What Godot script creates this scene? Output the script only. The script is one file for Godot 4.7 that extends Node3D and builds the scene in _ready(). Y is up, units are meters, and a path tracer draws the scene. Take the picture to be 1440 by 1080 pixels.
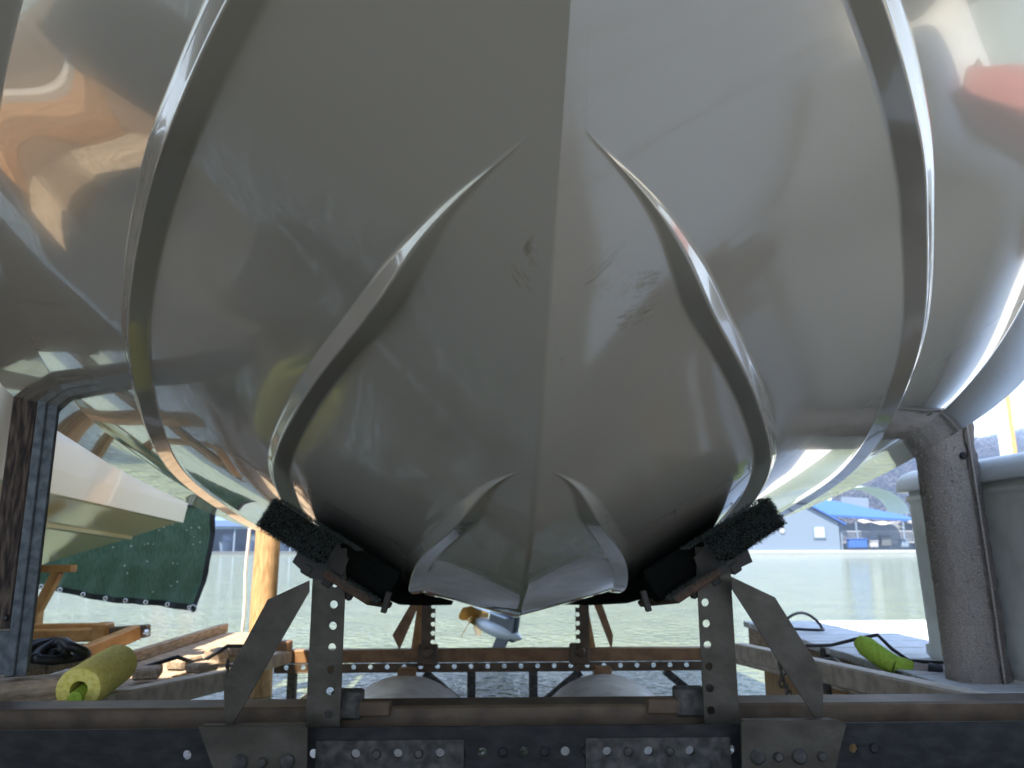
extends Node3D

const EYE := 1.25          # the eye above the water; heights below are written from the eye, distances s run from it down the slip
const MID := 0.081         # the middle of boat and lift
var M := {}
var used := {}
var rng := RandomNumberGenerator.new()
var smooth_id := 1

func P(x: float, h: float, s: float) -> Vector3:
	return Vector3(x, h + EYE, -s)

# ---------- naming ----------
func numbered(called: String) -> String:
	if not used.has(called):
		used[called] = 0
		return called
	used[called] += 1
	return "%s_%03d" % [called, used[called]]

func tag(o: Node, label: String, category := "", group := "", kind := "") -> Node:
	if label != "": o.set_meta("label", label)
	if category != "": o.set_meta("category", category)
	if group != "": o.set_meta("group", group)
	if kind != "": o.set_meta("kind", kind)
	return o

func thing(called: String, label: String, category: String, at := Vector3.ZERO, group := "") -> Node3D:
	var o := Node3D.new()
	o.name = numbered(called)
	add_child(o)
	o.position = at
	tag(o, label, category, group)
	return o

func put(called: String, mesh: Mesh, mat: Material, parent: Node3D = self) -> MeshInstance3D:
	var o := MeshInstance3D.new()
	o.mesh = mesh
	o.material_override = mat
	if parent == self:
		o.name = numbered(called)
		add_child(o)
	else:
		var n := called
		var k := 0
		while parent.has_node(NodePath(n)):
			k += 1
			n = "%s_%03d" % [called, k]
		o.name = n
		parent.add_child(o)
		# shapes are written in the scene's axes
		var up: Node3D = parent
		var off := Vector3.ZERO
		while up != self:
			off += up.position
			up = up.get_parent()
		o.position = -off
	return o

func obj(called: String, st: SurfaceTool, mat: Material, parent: Node3D = self) -> MeshInstance3D:
	st.generate_normals()
	return put(called, st.commit(), mat, parent)

# ---------- shapes ----------
func mb() -> SurfaceTool:
	var st := SurfaceTool.new()
	st.begin(Mesh.PRIMITIVE_TRIANGLES)
	st.set_smooth_group(-1)
	return st

func tri_out(st: SurfaceTool, a: Vector3, b: Vector3, c: Vector3, from: Vector3) -> void:
	var n := (b - a).cross(c - a)
	if n.dot((a + b + c) / 3.0 - from) > 0.0:
		st.add_vertex(a); st.add_vertex(c); st.add_vertex(b)
	else:
		st.add_vertex(a); st.add_vertex(b); st.add_vertex(c)

func quad_out(st: SurfaceTool, a: Vector3, b: Vector3, c: Vector3, d: Vector3, from: Vector3) -> void:
	tri_out(st, a, b, c, from)
	tri_out(st, a, c, d, from)

func box(st: SurfaceTool, at: Vector3, size: Vector3, turn := Basis(), bevel := 0.004) -> void:
	var e := size * 0.5
	var r: float = min(bevel, min(e.x, min(e.y, e.z)) * 0.6)
	var v := {}
	for i in 8:
		var sg := Vector3(1 if i & 1 else -1, 1 if i & 2 else -1, 1 if i & 4 else -1)
		for ax in 3:
			var p := sg * (e - Vector3(r, r, r))
			p[ax] = sg[ax] * e[ax]
			v[i * 3 + ax] = at + turn * p
	st.set_smooth_group(-1)
	for ax in 3:
		var b1: int = 1 << ((ax + 1) % 3)
		var b2: int = 1 << ((ax + 2) % 3)
		for side in 2:
			var o: int = (1 << ax) * side
			quad_out(st, v[o * 3 + ax], v[(o + b1) * 3 + ax], v[(o + b1 + b2) * 3 + ax], v[(o + b2) * 3 + ax], at)
		for k in 4:
			var i0: int = (b1 if k & 1 else 0) + (b2 if k & 2 else 0)
			var i1: int = i0 + (1 << ax)
			var a1 := (ax + 1) % 3
			var a2 := (ax + 2) % 3
			quad_out(st, v[i0 * 3 + a1], v[i1 * 3 + a1], v[i1 * 3 + a2], v[i0 * 3 + a2], at)
	for i in 8:
		tri_out(st, v[i * 3], v[i * 3 + 1], v[i * 3 + 2], at)

func bar(st: SurfaceTool, a: Vector3, b: Vector3, w: float, h: float, bevel := 0.004, up := Vector3.UP) -> void:
	var z := (b - a).normalized()
	if abs(z.dot(up)) > 0.98: up = Vector3.RIGHT
	var x := up.cross(z).normalized()
	box(st, (a + b) * 0.5, Vector3(w, h, a.distance_to(b)), Basis(x, z.cross(x), z), bevel)

func tube(st: SurfaceTool, pts: Array, r, seg := 10, cap := true) -> void:
	var n := pts.size()
	var rings := []
	var ref := Vector3.UP
	var d0: Vector3 = (pts[1] - pts[0]).normalized()
	if abs(d0.dot(ref)) > 0.9: ref = Vector3.RIGHT
	for i in n:
		var d: Vector3 = (pts[min(i + 1, n - 1)] - pts[max(i - 1, 0)]).normalized()
		var x := ref.cross(d).normalized()
		ref = d.cross(x).normalized()
		var rr: float = r[i] if r is Array else r
		var ring := []
		for k in seg:
			var t := TAU * k / seg
			ring.append(pts[i] + (x * cos(t) + ref * sin(t)) * rr)
		rings.append(ring)
	smooth_id += 1
	st.set_smooth_group(smooth_id)
	for i in n - 1:
		var c: Vector3 = (pts[i] + pts[i + 1]) * 0.5
		for k in seg:
			var k2 := (k + 1) % seg
			quad_out(st, rings[i][k], rings[i + 1][k], rings[i + 1][k2], rings[i][k2], c)
	st.set_smooth_group(-1)
	if cap:
		for e in [0, n - 1]:
			var inner: Vector3 = pts[1] if e == 0 else pts[n - 2]
			for k in seg:
				tri_out(st, pts[e], rings[e][k], rings[e][(k + 1) % seg], inner)

func disc_bolt(st: SurfaceTool, at: Vector3, axis: Vector3, r: float, t: float, seg := 10) -> void:
	tube(st, [at, at + axis * t * 0.6, at + axis * t], [r, r, r * 0.72], seg)

# a flat plate cut to an outline in the (x, height) plane, faces at s and s + t
func plate(st: SurfaceTool, poly: Array, s: float, t: float) -> void:
	var p2 := PackedVector2Array(poly)
	var idx := Geometry2D.triangulate_polygon(p2)
	var c := Vector3.ZERO
	for q in poly: c += P(q.x, q.y, s + t * 0.5) / poly.size()
	st.set_smooth_group(-1)
	for i in range(0, idx.size(), 3):
		var q := [p2[idx[i]], p2[idx[i + 1]], p2[idx[i + 2]]]
		tri_out(st, P(q[0].x, q[0].y, s), P(q[1].x, q[1].y, s), P(q[2].x, q[2].y, s), P(q[0].x, q[0].y, s + 1.0))
		tri_out(st, P(q[0].x, q[0].y, s + t), P(q[1].x, q[1].y, s + t), P(q[2].x, q[2].y, s + t), P(q[0].x, q[0].y, s - 1.0))
	for i in poly.size():
		var a: Vector2 = poly[i]
		var b: Vector2 = poly[(i + 1) % poly.size()]
		var m := (a + b) * 0.5
		var nn := Vector2(b.y - a.y, a.x - b.x)
		var inside: bool = Geometry2D.is_point_in_polygon(m - nn.normalized() * 0.001, p2)
		var from := m - nn if inside else m + nn
		quad_out(st, P(a.x, a.y, s), P(b.x, b.y, s), P(b.x, b.y, s + t), P(a.x, a.y, s + t), P(from.x, from.y, s + t * 0.5))

# a strip with a row of round holes: u runs along, v across, w is its thickness; local frame o + u*U + v*V + w*W
func perforated(st: SurfaceTool, o: Vector3, U: Vector3, V: Vector3, W: Vector3, u0: float, u1: float, v0: float, v1: float, t: float, holes: Array, vh: float, r: float) -> void:
	var at := func(u: float, v: float, w: float) -> Vector3: return o + U * u + V * v + W * w
	var edges := [u0]
	for i in holes.size() - 1: edges.append((holes[i] + holes[i + 1]) * 0.5)
	edges.append(u1)
	st.set_smooth_group(-1)
	for i in holes.size():
		var c := Vector2(holes[i], vh)
		var lo := Vector2(edges[i], v0)
		var hi := Vector2(edges[i + 1], v1)
		var angles := []
		for k in 16: angles.append(TAU * k / 16.0)
		for q in [Vector2(lo.x, lo.y), Vector2(hi.x, lo.y), Vector2(hi.x, hi.y), Vector2(lo.x, hi.y)]:
			var g: float = fposmod((q - c).angle(), TAU)
			angles.append(g)
		angles.sort()
		var ins := []
		var outs := []
		for g in angles:
			var d := Vector2(cos(g), sin(g))
			var k := 1e9
			if d.x > 1e-6: k = min(k, (hi.x - c.x) / d.x)
			if d.x < -1e-6: k = min(k, (lo.x - c.x) / d.x)
			if d.y > 1e-6: k = min(k, (hi.y - c.y) / d.y)
			if d.y < -1e-6: k = min(k, (lo.y - c.y) / d.y)
			ins.append(c + d * r)
			outs.append(c + d * k)
		for k in angles.size():
			var k2 := (k + 1) % angles.size()
			if abs(angles[k2] - angles[k]) < 1e-5: continue
			for w in [0.0, t]:
				quad_out(st, at.call(ins[k].x, ins[k].y, w), at.call(outs[k].x, outs[k].y, w), at.call(outs[k2].x, outs[k2].y, w), at.call(ins[k2].x, ins[k2].y, w), at.call(c.x, c.y, t * 0.5 + (t if w == 0.0 else -t) * 10.0))
			var mid: Vector2 = (ins[k] + ins[k2]) * 0.5
			var away: Vector2 = c + (mid - c) * 3.0
			quad_out(st, at.call(ins[k].x, ins[k].y, 0.0), at.call(ins[k2].x, ins[k2].y, 0.0), at.call(ins[k2].x, ins[k2].y, t), at.call(ins[k].x, ins[k].y, t), at.call(away.x, away.y, t * 0.5))
	var cc: Vector3 = at.call((u0 + u1) * 0.5, (v0 + v1) * 0.5, t * 0.5)
	quad_out(st, at.call(u0, v0, 0.0), at.call(u1, v0, 0.0), at.call(u1, v0, t), at.call(u0, v0, t), cc)
	quad_out(st, at.call(u0, v1, 0.0), at.call(u1, v1, 0.0), at.call(u1, v1, t), at.call(u0, v1, t), cc)
	quad_out(st, at.call(u0, v0, 0.0), at.call(u0, v1, 0.0), at.call(u0, v1, t), at.call(u0, v0, t), cc)
	quad_out(st, at.call(u1, v0, 0.0), at.call(u1, v1, 0.0), at.call(u1, v1, t), at.call(u1, v0, t), cc)

# a grid of points as one smooth sheet, with texture coordinates of its own
func sheet(rows: Array, uv = null, normals = null) -> ArrayMesh:
	var a := []
	a.resize(Mesh.ARRAY_MAX)
	var v := PackedVector3Array()
	var n := PackedVector3Array()
	var u := PackedVector2Array()
	var ix := PackedInt32Array()
	var h := rows.size()
	var w: int = rows[0].size()
	for i in h:
		for j in w:
			v.append(rows[i][j])
			u.append(uv[i][j] if uv else Vector2(float(j) / (w - 1), float(i) / (h - 1)))
			if normals:
				n.append(normals[i][j])
			else:
				var di: Vector3 = rows[min(i + 1, h - 1)][j] - rows[max(i - 1, 0)][j]
				var dj: Vector3 = rows[i][min(j + 1, w - 1)] - rows[i][max(j - 1, 0)]
				n.append(dj.cross(di).normalized())
	for i in h - 1:
		for j in w - 1:
			var k := i * w + j
			# front faces run clockwise about dj x di
			ix.append_array([k, k + w, k + 1, k + 1, k + w, k + w + 1])
	a[Mesh.ARRAY_VERTEX] = v
	a[Mesh.ARRAY_NORMAL] = n
	a[Mesh.ARRAY_TEX_UV] = u
	a[Mesh.ARRAY_INDEX] = ix
	var m := ArrayMesh.new()
	m.add_surface_from_arrays(Mesh.PRIMITIVE_TRIANGLES, a)
	return m

# ---------- tables ----------
func track(xs: Array, ys: Array, x: float) -> float:
	var n := xs.size()
	var i := 0
	while i < n - 2 and x > xs[i + 1]: i += 1
	var sl := func(k: int) -> float: return (ys[k + 1] - ys[k]) / (xs[k + 1] - xs[k])
	var hh: float = xs[i + 1] - xs[i]
	var d: float = sl.call(i)
	var m0: float
	var m1: float
	if i == 0: m0 = d
	else: m0 = (sl.call(i - 1) * hh + d * (xs[i] - xs[i - 1])) / (hh + xs[i] - xs[i - 1])
	if i == n - 2: m1 = d
	else: m1 = (d * (xs[i + 2] - xs[i + 1]) + sl.call(i + 1) * hh) / (hh + xs[i + 2] - xs[i + 1])
	var t := (x - float(xs[i])) / hh
	if t < 0.0: return ys[0] + m0 * t * hh
	if t > 1.0: return ys[n - 1] + m1 * (t - 1.0) * hh
	var t2 := t * t
	var t3 := t2 * t
	return ys[i] * (2 * t3 - 3 * t2 + 1) + hh * m0 * (t3 - 2 * t2 + t) + ys[i + 1] * (3 * t2 - 2 * t3) + hh * m1 * (t3 - t2)

# ---------- materials ----------
func noise_tex(sd: int, freq: float, cols: Array, type := FastNoiseLite.TYPE_SIMPLEX_SMOOTH, oct := 4, size := 512, stops := []) -> NoiseTexture2D:
	var f := FastNoiseLite.new()
	f.seed = sd
	f.noise_type = type
	f.frequency = freq
	f.fractal_octaves = oct
	var t := NoiseTexture2D.new()
	t.width = size; t.height = size
	t.seamless = true
	t.noise = f
	if not cols.is_empty():
		var g := Gradient.new()
		var off := PackedFloat32Array()
		var cc := PackedColorArray()
		for i in cols.size():
			off.append(stops[i] if not stops.is_empty() else 0.2 + 0.6 * i / max(1.0, cols.size() - 1.0))
			cc.append((cols[i] as Color).linear_to_srgb())
		g.offsets = off
		g.colors = cc
		t.color_ramp = g
	return t

func bump_tex(sd: int, freq: float, strength: float, type := FastNoiseLite.TYPE_SIMPLEX_SMOOTH, oct := 4, size := 512) -> NoiseTexture2D:
	var t := noise_tex(sd, freq, [], type, oct, size)
	t.as_normal_map = true
	t.bump_strength = strength
	return t

func mat(c: Color, rough: float, metal := 0.0, scale := Vector3.ONE, tex: Texture2D = null, bump: Texture2D = null, bump_scale := 1.0) -> StandardMaterial3D:
	var m := StandardMaterial3D.new()
	m.albedo_color = c.linear_to_srgb()
	m.roughness = rough
	m.metallic = metal
	if tex or bump:
		m.uv1_triplanar = true
		m.uv1_world_triplanar = true
		m.uv1_scale = scale
	if tex: m.albedo_texture = tex
	if bump:
		m.normal_enabled = true
		m.normal_texture = bump
		m.normal_scale = bump_scale
	return m

func lin(r: float, g: float, b: float) -> Color:
	return Color(r, g, b)

func make_materials() -> void:
	var W := Color.WHITE
	var galv := noise_tex(3, 0.03, [lin(.034, .033, .031), lin(.05, .049, .046), lin(.075, .072, .066)], FastNoiseLite.TYPE_SIMPLEX_SMOOTH, 6)
	var fine := bump_tex(5, 0.05, 2.0)
	M.galv = mat(W, 0.6, 0.4, Vector3(.8, 1.6, 1.6), galv, fine, 0.25)
	var dark := noise_tex(8, 0.02, [lin(.035, .033, .03), lin(.065, .063, .058), lin(.11, .10, .09)], FastNoiseLite.TYPE_SIMPLEX_SMOOTH, 5)
	M.dark_steel = mat(W, 0.6, 0.3, Vector3(2.2, 2.2, 2.2), dark, fine, 0.3)
	M.plate_steel = mat(W, 0.55, 0.3, Vector3(.8, 1.1, .8), noise_tex(9, 0.02, [lin(.055, .046, .033), lin(.072, .062, .046), lin(.09, .08, .062)], FastNoiseLite.TYPE_SIMPLEX_SMOOTH, 5), fine, 0.3)
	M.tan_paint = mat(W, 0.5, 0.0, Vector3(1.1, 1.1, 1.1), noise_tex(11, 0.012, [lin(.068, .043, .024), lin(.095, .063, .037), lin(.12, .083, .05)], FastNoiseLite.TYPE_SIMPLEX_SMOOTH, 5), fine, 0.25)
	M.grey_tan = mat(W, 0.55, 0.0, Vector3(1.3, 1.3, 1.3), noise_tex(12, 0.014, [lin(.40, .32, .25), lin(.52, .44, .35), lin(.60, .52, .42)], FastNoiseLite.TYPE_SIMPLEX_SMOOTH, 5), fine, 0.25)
	M.orange_paint = mat(W, 0.5, 0.0, Vector3(1.1, 1.1, 1.1), noise_tex(13, 0.012, [lin(.36, .17, .05), lin(.50, .27, .095), lin(.58, .33, .13)], FastNoiseLite.TYPE_SIMPLEX_SMOOTH, 5), fine, 0.25)
	var grain := noise_tex(15, 0.02, [lin(.24, .175, .12), lin(.40, .305, .22), lin(.50, .40, .30)], FastNoiseLite.TYPE_SIMPLEX_SMOOTH, 5)
	var grain_b := bump_tex(16, 0.03, 3.0)
	M.wood = mat(W, 0.85, 0.0, Vector3(5.0, 5.0, 0.7), grain, grain_b, 0.6)
	M.wood_x = mat(W, 0.85, 0.0, Vector3(0.7, 5.0, 5.0), grain, grain_b, 0.6)
	M.wood_y = mat(W, 0.85, 0.0, Vector3(5.0, 0.5, 5.0), noise_tex(17, 0.02, [lin(.34, .20, .09), lin(.50, .31, .15), lin(.60, .40, .22)], FastNoiseLite.TYPE_SIMPLEX_SMOOTH, 5), grain_b, 0.5)
	M.grey_wood = mat(W, 0.9, 0.0, Vector3(0.7, 5.0, 5.0), noise_tex(18, 0.02, [lin(.54, .53, .525), lin(.66, .65, .645), lin(.74, .73, .725)], FastNoiseLite.TYPE_SIMPLEX_SMOOTH, 5), grain_b, 0.6)
	M.dark_wood = mat(W, 0.9, 0.0, Vector3(5, 0.8, 5), noise_tex(19, 0.02, [lin(.018, .012, .010), lin(.06, .042, .032), lin(.12, .09, .07)], FastNoiseLite.TYPE_SIMPLEX_SMOOTH, 5), grain_b, 0.8)
	M.blue_steel = mat(W, 0.5, 0.2, Vector3(2, 2, 2), noise_tex(20, 0.02, [lin(.05, .06, .07), lin(.085, .10, .115), lin(.12, .14, .155)]), fine, 0.3)
	M.carpet = mat(W, 1.0, 0.0, Vector3(9, 9, 9), noise_tex(21, 0.06, [lin(.002, .002, .002), lin(.008, .009, .008), lin(.022, .028, .024)], FastNoiseLite.TYPE_SIMPLEX_SMOOTH, 3), bump_tex(22, 0.12, 8.0), 1.0)
	M.carpet.metallic_specular = .1
	M.carpet_pile = mat(lin(.055, .068, .062), 1.0)
	M.post_carpet = mat(W, 1.0, 0.0, Vector3(6, 6, 6), noise_tex(23, 0.05, [lin(.28, .24, .205), lin(.46, .40, .35), lin(.62, .55, .49)], FastNoiseLite.TYPE_SIMPLEX_SMOOTH, 4), bump_tex(24, 0.12, 8.0), 1.0)
	M.post_carpet_dark = mat(W, 1.0, 0.0, Vector3(6, 6, 6), noise_tex(25, 0.05, [lin(.13, .11, .095), lin(.20, .17, .15), lin(.27, .235, .205)]), bump_tex(24, 0.12, 8.0), 1.0)
	M.fibreglass = mat(W, 0.45, 0.0, Vector3(1, 1, 1), noise_tex(26, 0.01, [lin(.66, .67, .62), lin(.74, .75, .70), lin(.78, .785, .74)]), fine, 0.15)
	M.lid = mat(lin(.60, .62, .62), 0.4)
	M.tank = mat(W, 0.42, 0.1, Vector3(.8, 3, .8), noise_tex(27, 0.012, [lin(.55, .53, .52), lin(.70, .68, .67), lin(.78, .765, .755)], FastNoiseLite.TYPE_SIMPLEX_SMOOTH, 5), fine, 0.2)
	M.foam_yellow = mat(W, 0.85, 0.0, Vector3(5, 5, 5), noise_tex(28, 0.02, [lin(.72, .60, .12), lin(.88, .76, .18), lin(.9, .8, .30)]), bump_tex(29, 0.1, 4.0), 0.6)
	M.foam_green = mat(W, 0.85, 0.0, Vector3(5, 5, 5), noise_tex(30, 0.02, [lin(.30, .44, .04), lin(.42, .60, .06), lin(.48, .66, .10)]), bump_tex(29, 0.1, 4.0), 0.5)
	M.black_rubber = mat(lin(.012, .012, .013), 0.5)
	M.white_plastic = mat(lin(.72, .70, .66), 0.45)
	M.chain = mat(lin(.16, .14, .12), 0.45, 0.7)
	M.mud = mat(lin(.26, .22, .17), 0.9)
	# neighbour boat
	M.cream = mat(lin(.70, .66, .54), 0.16)
	M.cream.clearcoat_enabled = true; M.cream.clearcoat = 0.6; M.cream.clearcoat_roughness = 0.03
	M.cream_low = mat(lin(.66, .62, .42), 0.10)
	# cloth
	M.shade_cloth = mat(W, 0.95, 0.0, Vector3(4.5, .9, 4.5), noise_tex(31, 0.02, [lin(.075, .125, .09), lin(.10, .16, .118), lin(.13, .195, .15)], FastNoiseLite.TYPE_SIMPLEX_SMOOTH, 5), bump_tex(32, 0.15, 5.0), 0.7)
	M.shade_cloth.backlight_enabled = true
	M.shade_cloth.backlight = lin(.16, .28, .20).linear_to_srgb()
	M.cloth_hem = mat(lin(.022, .026, .028), 0.8)
	M.steel_bright = mat(lin(.7, .7, .7), 0.25, 0.9)
	# outdrive
	M.bronze = mat(lin(.52, .33, .12), 0.35, 0.65)
	M.drive_blue = mat(lin(.06, .08, .11), 0.3)
	M.drive_light = mat(lin(.62, .66, .74), 0.25, 0.1)
	M.anode = mat(lin(.5, .42, .36), 0.6)
	# far shore
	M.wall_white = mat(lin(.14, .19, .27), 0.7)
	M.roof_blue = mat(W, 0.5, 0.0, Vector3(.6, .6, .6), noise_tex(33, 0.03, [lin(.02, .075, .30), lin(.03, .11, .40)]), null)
	M.roof_cyan = mat(lin(.60, .76, .84), 0.5)
	M.trim_dark = mat(lin(.08, .09, .10), 0.7)
	M.glass_dark = mat(lin(.10, .13, .15), 0.1)
	M.red = mat(lin(.5, .06, .06), 0.5)
	M.hill = mat(W, 1.0, 0.0, Vector3(.02, .02, .02), noise_tex(34, 0.03, [lin(.022, .026, .024), lin(.035, .036, .034), lin(.05, .048, .045)], FastNoiseLite.TYPE_SIMPLEX_SMOOTH, 5), null)
	M.bark = mat(lin(.10, .085, .07), 1.0)
	M.twigs = mat(lin(.042, .038, .042), 1.0)
	M.roof_wood = mat(W, 0.85, 0.0, Vector3(0.8, 4, 4), noise_tex(35, 0.02, [lin(.06, .05, .033), lin(.11, .088, .058), lin(.15, .12, .08)]), null)
	# water: yellow olive lake water under rippled skin
	var wm := mat(W, 0.045, 0.0, Vector3(.16, .16, .16), noise_tex(36, 0.008, [lin(.11, .135, .068), lin(.145, .172, .088)]), bump_tex(37, 0.028, 22.0, FastNoiseLite.TYPE_SIMPLEX_SMOOTH, 6, 1024), 0.42)
	M.water = wm
	M.fence_wood = mat(W, 0.85, 0.0, Vector3(4, 0.8, 4), noise_tex(38, 0.02, [lin(.07, .045, .028), lin(.14, .092, .058), lin(.20, .135, .09)], FastNoiseLite.TYPE_SIMPLEX_SMOOTH, 5), null)
	M.grey_board = mat(W, 0.85, 0.0, Vector3(4, 0.8, 4), noise_tex(39, 0.02, [lin(.13, .125, .115), lin(.20, .195, .18), lin(.26, .255, .24)], FastNoiseLite.TYPE_SIMPLEX_SMOOTH, 5), null)
	M.red_cloth = mat(lin(.24, .095, .10), .9)
	M.orange_wood = mat(W, 0.8, 0.0, Vector3(0.7, 5.0, 5.0), noise_tex(42, 0.02, [lin(.10, .05, .02), lin(.26, .12, .04), lin(.36, .19, .08)], FastNoiseLite.TYPE_SIMPLEX_SMOOTH, 5), null)
	M.walk_wood = mat(W, 0.85, 0.0, Vector3(0.5, 3, 3), noise_tex(43, 0.015, [lin(.075, .055, .032), lin(.11, .082, .05), lin(.14, .108, .07)], FastNoiseLite.TYPE_SIMPLEX_SMOOTH, 4), null)
	M.orange_beam = mat(W, 0.7, 0.0, Vector3(1.0, 5.0, 5.0), noise_tex(44, 0.02, [lin(.22, .10, .03), lin(.48, .22, .07), lin(.58, .30, .11)], FastNoiseLite.TYPE_SIMPLEX_SMOOTH, 5), null)
	M.post_pile = mat(lin(.46, .40, .355), 1.0)

# ---------- the boat: section curves (distance s from the eye; half breadth b; height h from the eye) ----------
const KS := [-.7, -.2, .2, .55, .8, 1.1, 1.5, 1.9, 2.4, 2.7, 3.2, 4.2, 8.4]
const KH := [1.74, 1.28, .94, .677, .508, .313, .102, -.063, -.2, -.244, -.286, -.358, -.66]
const AS := [1.47, 1.6, 1.9, 2.2, 2.6, 3.2, 8.4]
const AB := [.03, .107, .216, .302, .369, .378, .378]
const AH := [.135, .111, .044, -.02, -.117, -.168, -.55]
const BS := [.85, 1.0, 1.3, 1.65, 2.05, 2.6, 3.2, 8.4]
const BB := [.032, .165, .338, .514, .676, .742, .752, .76]
const BH := [.490, .449, .390, .326, .229, .095, .018, -.36]
const CS := [.45, .75, 1.0, 1.3, 1.65, 2.1, 2.7, 3.6, 5.5, 8.4]
const CB := [.04, .355, .546, .723, .898, 1.06, 1.226, 1.30, 1.30, 1.30]
const CH := [.77, .69, .625, .585, .493, .390, .291, .156, -.03, -.22]
const DS := [.2, .6, 1.0, 1.4, 1.9, 2.4, 3.2, 5.5, 8.4]
const DB := [.03, .42, .77, 1.05, 1.285, 1.419, 1.503, 1.55, 1.55]
const DH := [.945, .86, .78, .69, .578, .464, .332, .08, -.12]
const ES := [0.0, .5, 1.0, 1.5, 2.0, 2.5, 3.2, 4.2, 6.0, 8.4]
const EB := [.03, .52, .95, 1.28, 1.51, 1.685, 1.73, 1.73, 1.73, 1.72]
const EH := [1.11, .97, .845, .728, .616, .507, .366, .22, .05, -.09]
const FS := [-.7, -.3, .3, 1.0, 2.0, 3.0, 4.0, 8.4]
const FB := [.03, .5, 1.0, 1.38, 1.68, 1.74, 1.75, 1.74]
const FH := [1.76, 1.72, 1.68, 1.60, 1.46, 1.28, 1.08, .42]

func soft(t: float) -> float:
	t = clamp(t, 0.0, 1.0)
	return t * t * (3.0 - 2.0 * t)

# the section at s: a list of runs, each [from, to, how many steps, bulge]
func section(s: float) -> Array:
	var k := Vector2(0, track(KS, KH, s))
	var f := Vector2(track(FS, FB, s), track(FS, FH, s))
	var knot := func(xs: Array, bs: Array, hs: Array, next: Vector2, frac: float) -> Vector2:
		var line := k.lerp(next, frac)
		if s <= xs[0]: return line
		var p := Vector2(track(xs, bs, s), track(xs, hs, s))
		var onto := k.lerp(next, clamp(p.x / max(next.x, 1e-4), 0.0, 1.0))
		return Vector2(p.x, lerp(onto.y, p.y, soft((s - xs[0]) / 0.22)))
	var e: Vector2 = knot.call(ES, EB, EH, f, .03 / .78)
	var d: Vector2 = knot.call(DS, DB, DH, e, .03 / .21)
	var c: Vector2 = knot.call(CS, CB, CH, d, .04 / .26)
	var gc: float = max(0.002, soft((s - .45) / .35))
	var gb: float = max(0.002, soft((s - .84) / .38))
	var ga: float = max(0.002, soft((s - 1.46) / .30))
	var ci := c - Vector2(.062, .027) * gc
	var cl := c - Vector2(.012, .033) * gc
	var b: Vector2 = knot.call(BS, BB, BH, ci, .032 / .38)
	var bi := b - Vector2(.060, .027) * gb
	var bl := b - Vector2(.012, .033) * gb
	if bi.x < b.x * .4: bi = k.lerp(b, .4)
	var a: Vector2 = knot.call(AS, AB, AH, bi, .03 / .36)
	var ai := a - Vector2(.056, .026) * ga
	var al := a - Vector2(.012, .031) * ga
	if ai.x < a.x * .4: ai = k.lerp(a, .4)
	var r := [[k, ai, 9, .003 * soft((s - 1.5) / .4)], [ai, al, 3, 0.0], [al, a, 2, 0.0], [a, bi, 12, .006 * soft((s - 1.45) / .5)], [bi, bl, 3, 0.0], [bl, b, 2, 0.0],
		[b, ci, 14, .007 * soft((s - .95) / .6)], [ci, cl, 3, 0.0], [cl, c, 2, 0.0], [c, d, 10, .006 * soft((s - .5) / .5)], [d, e, 4, 0.0], [e, f, 14, .02]]
	return r

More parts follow.
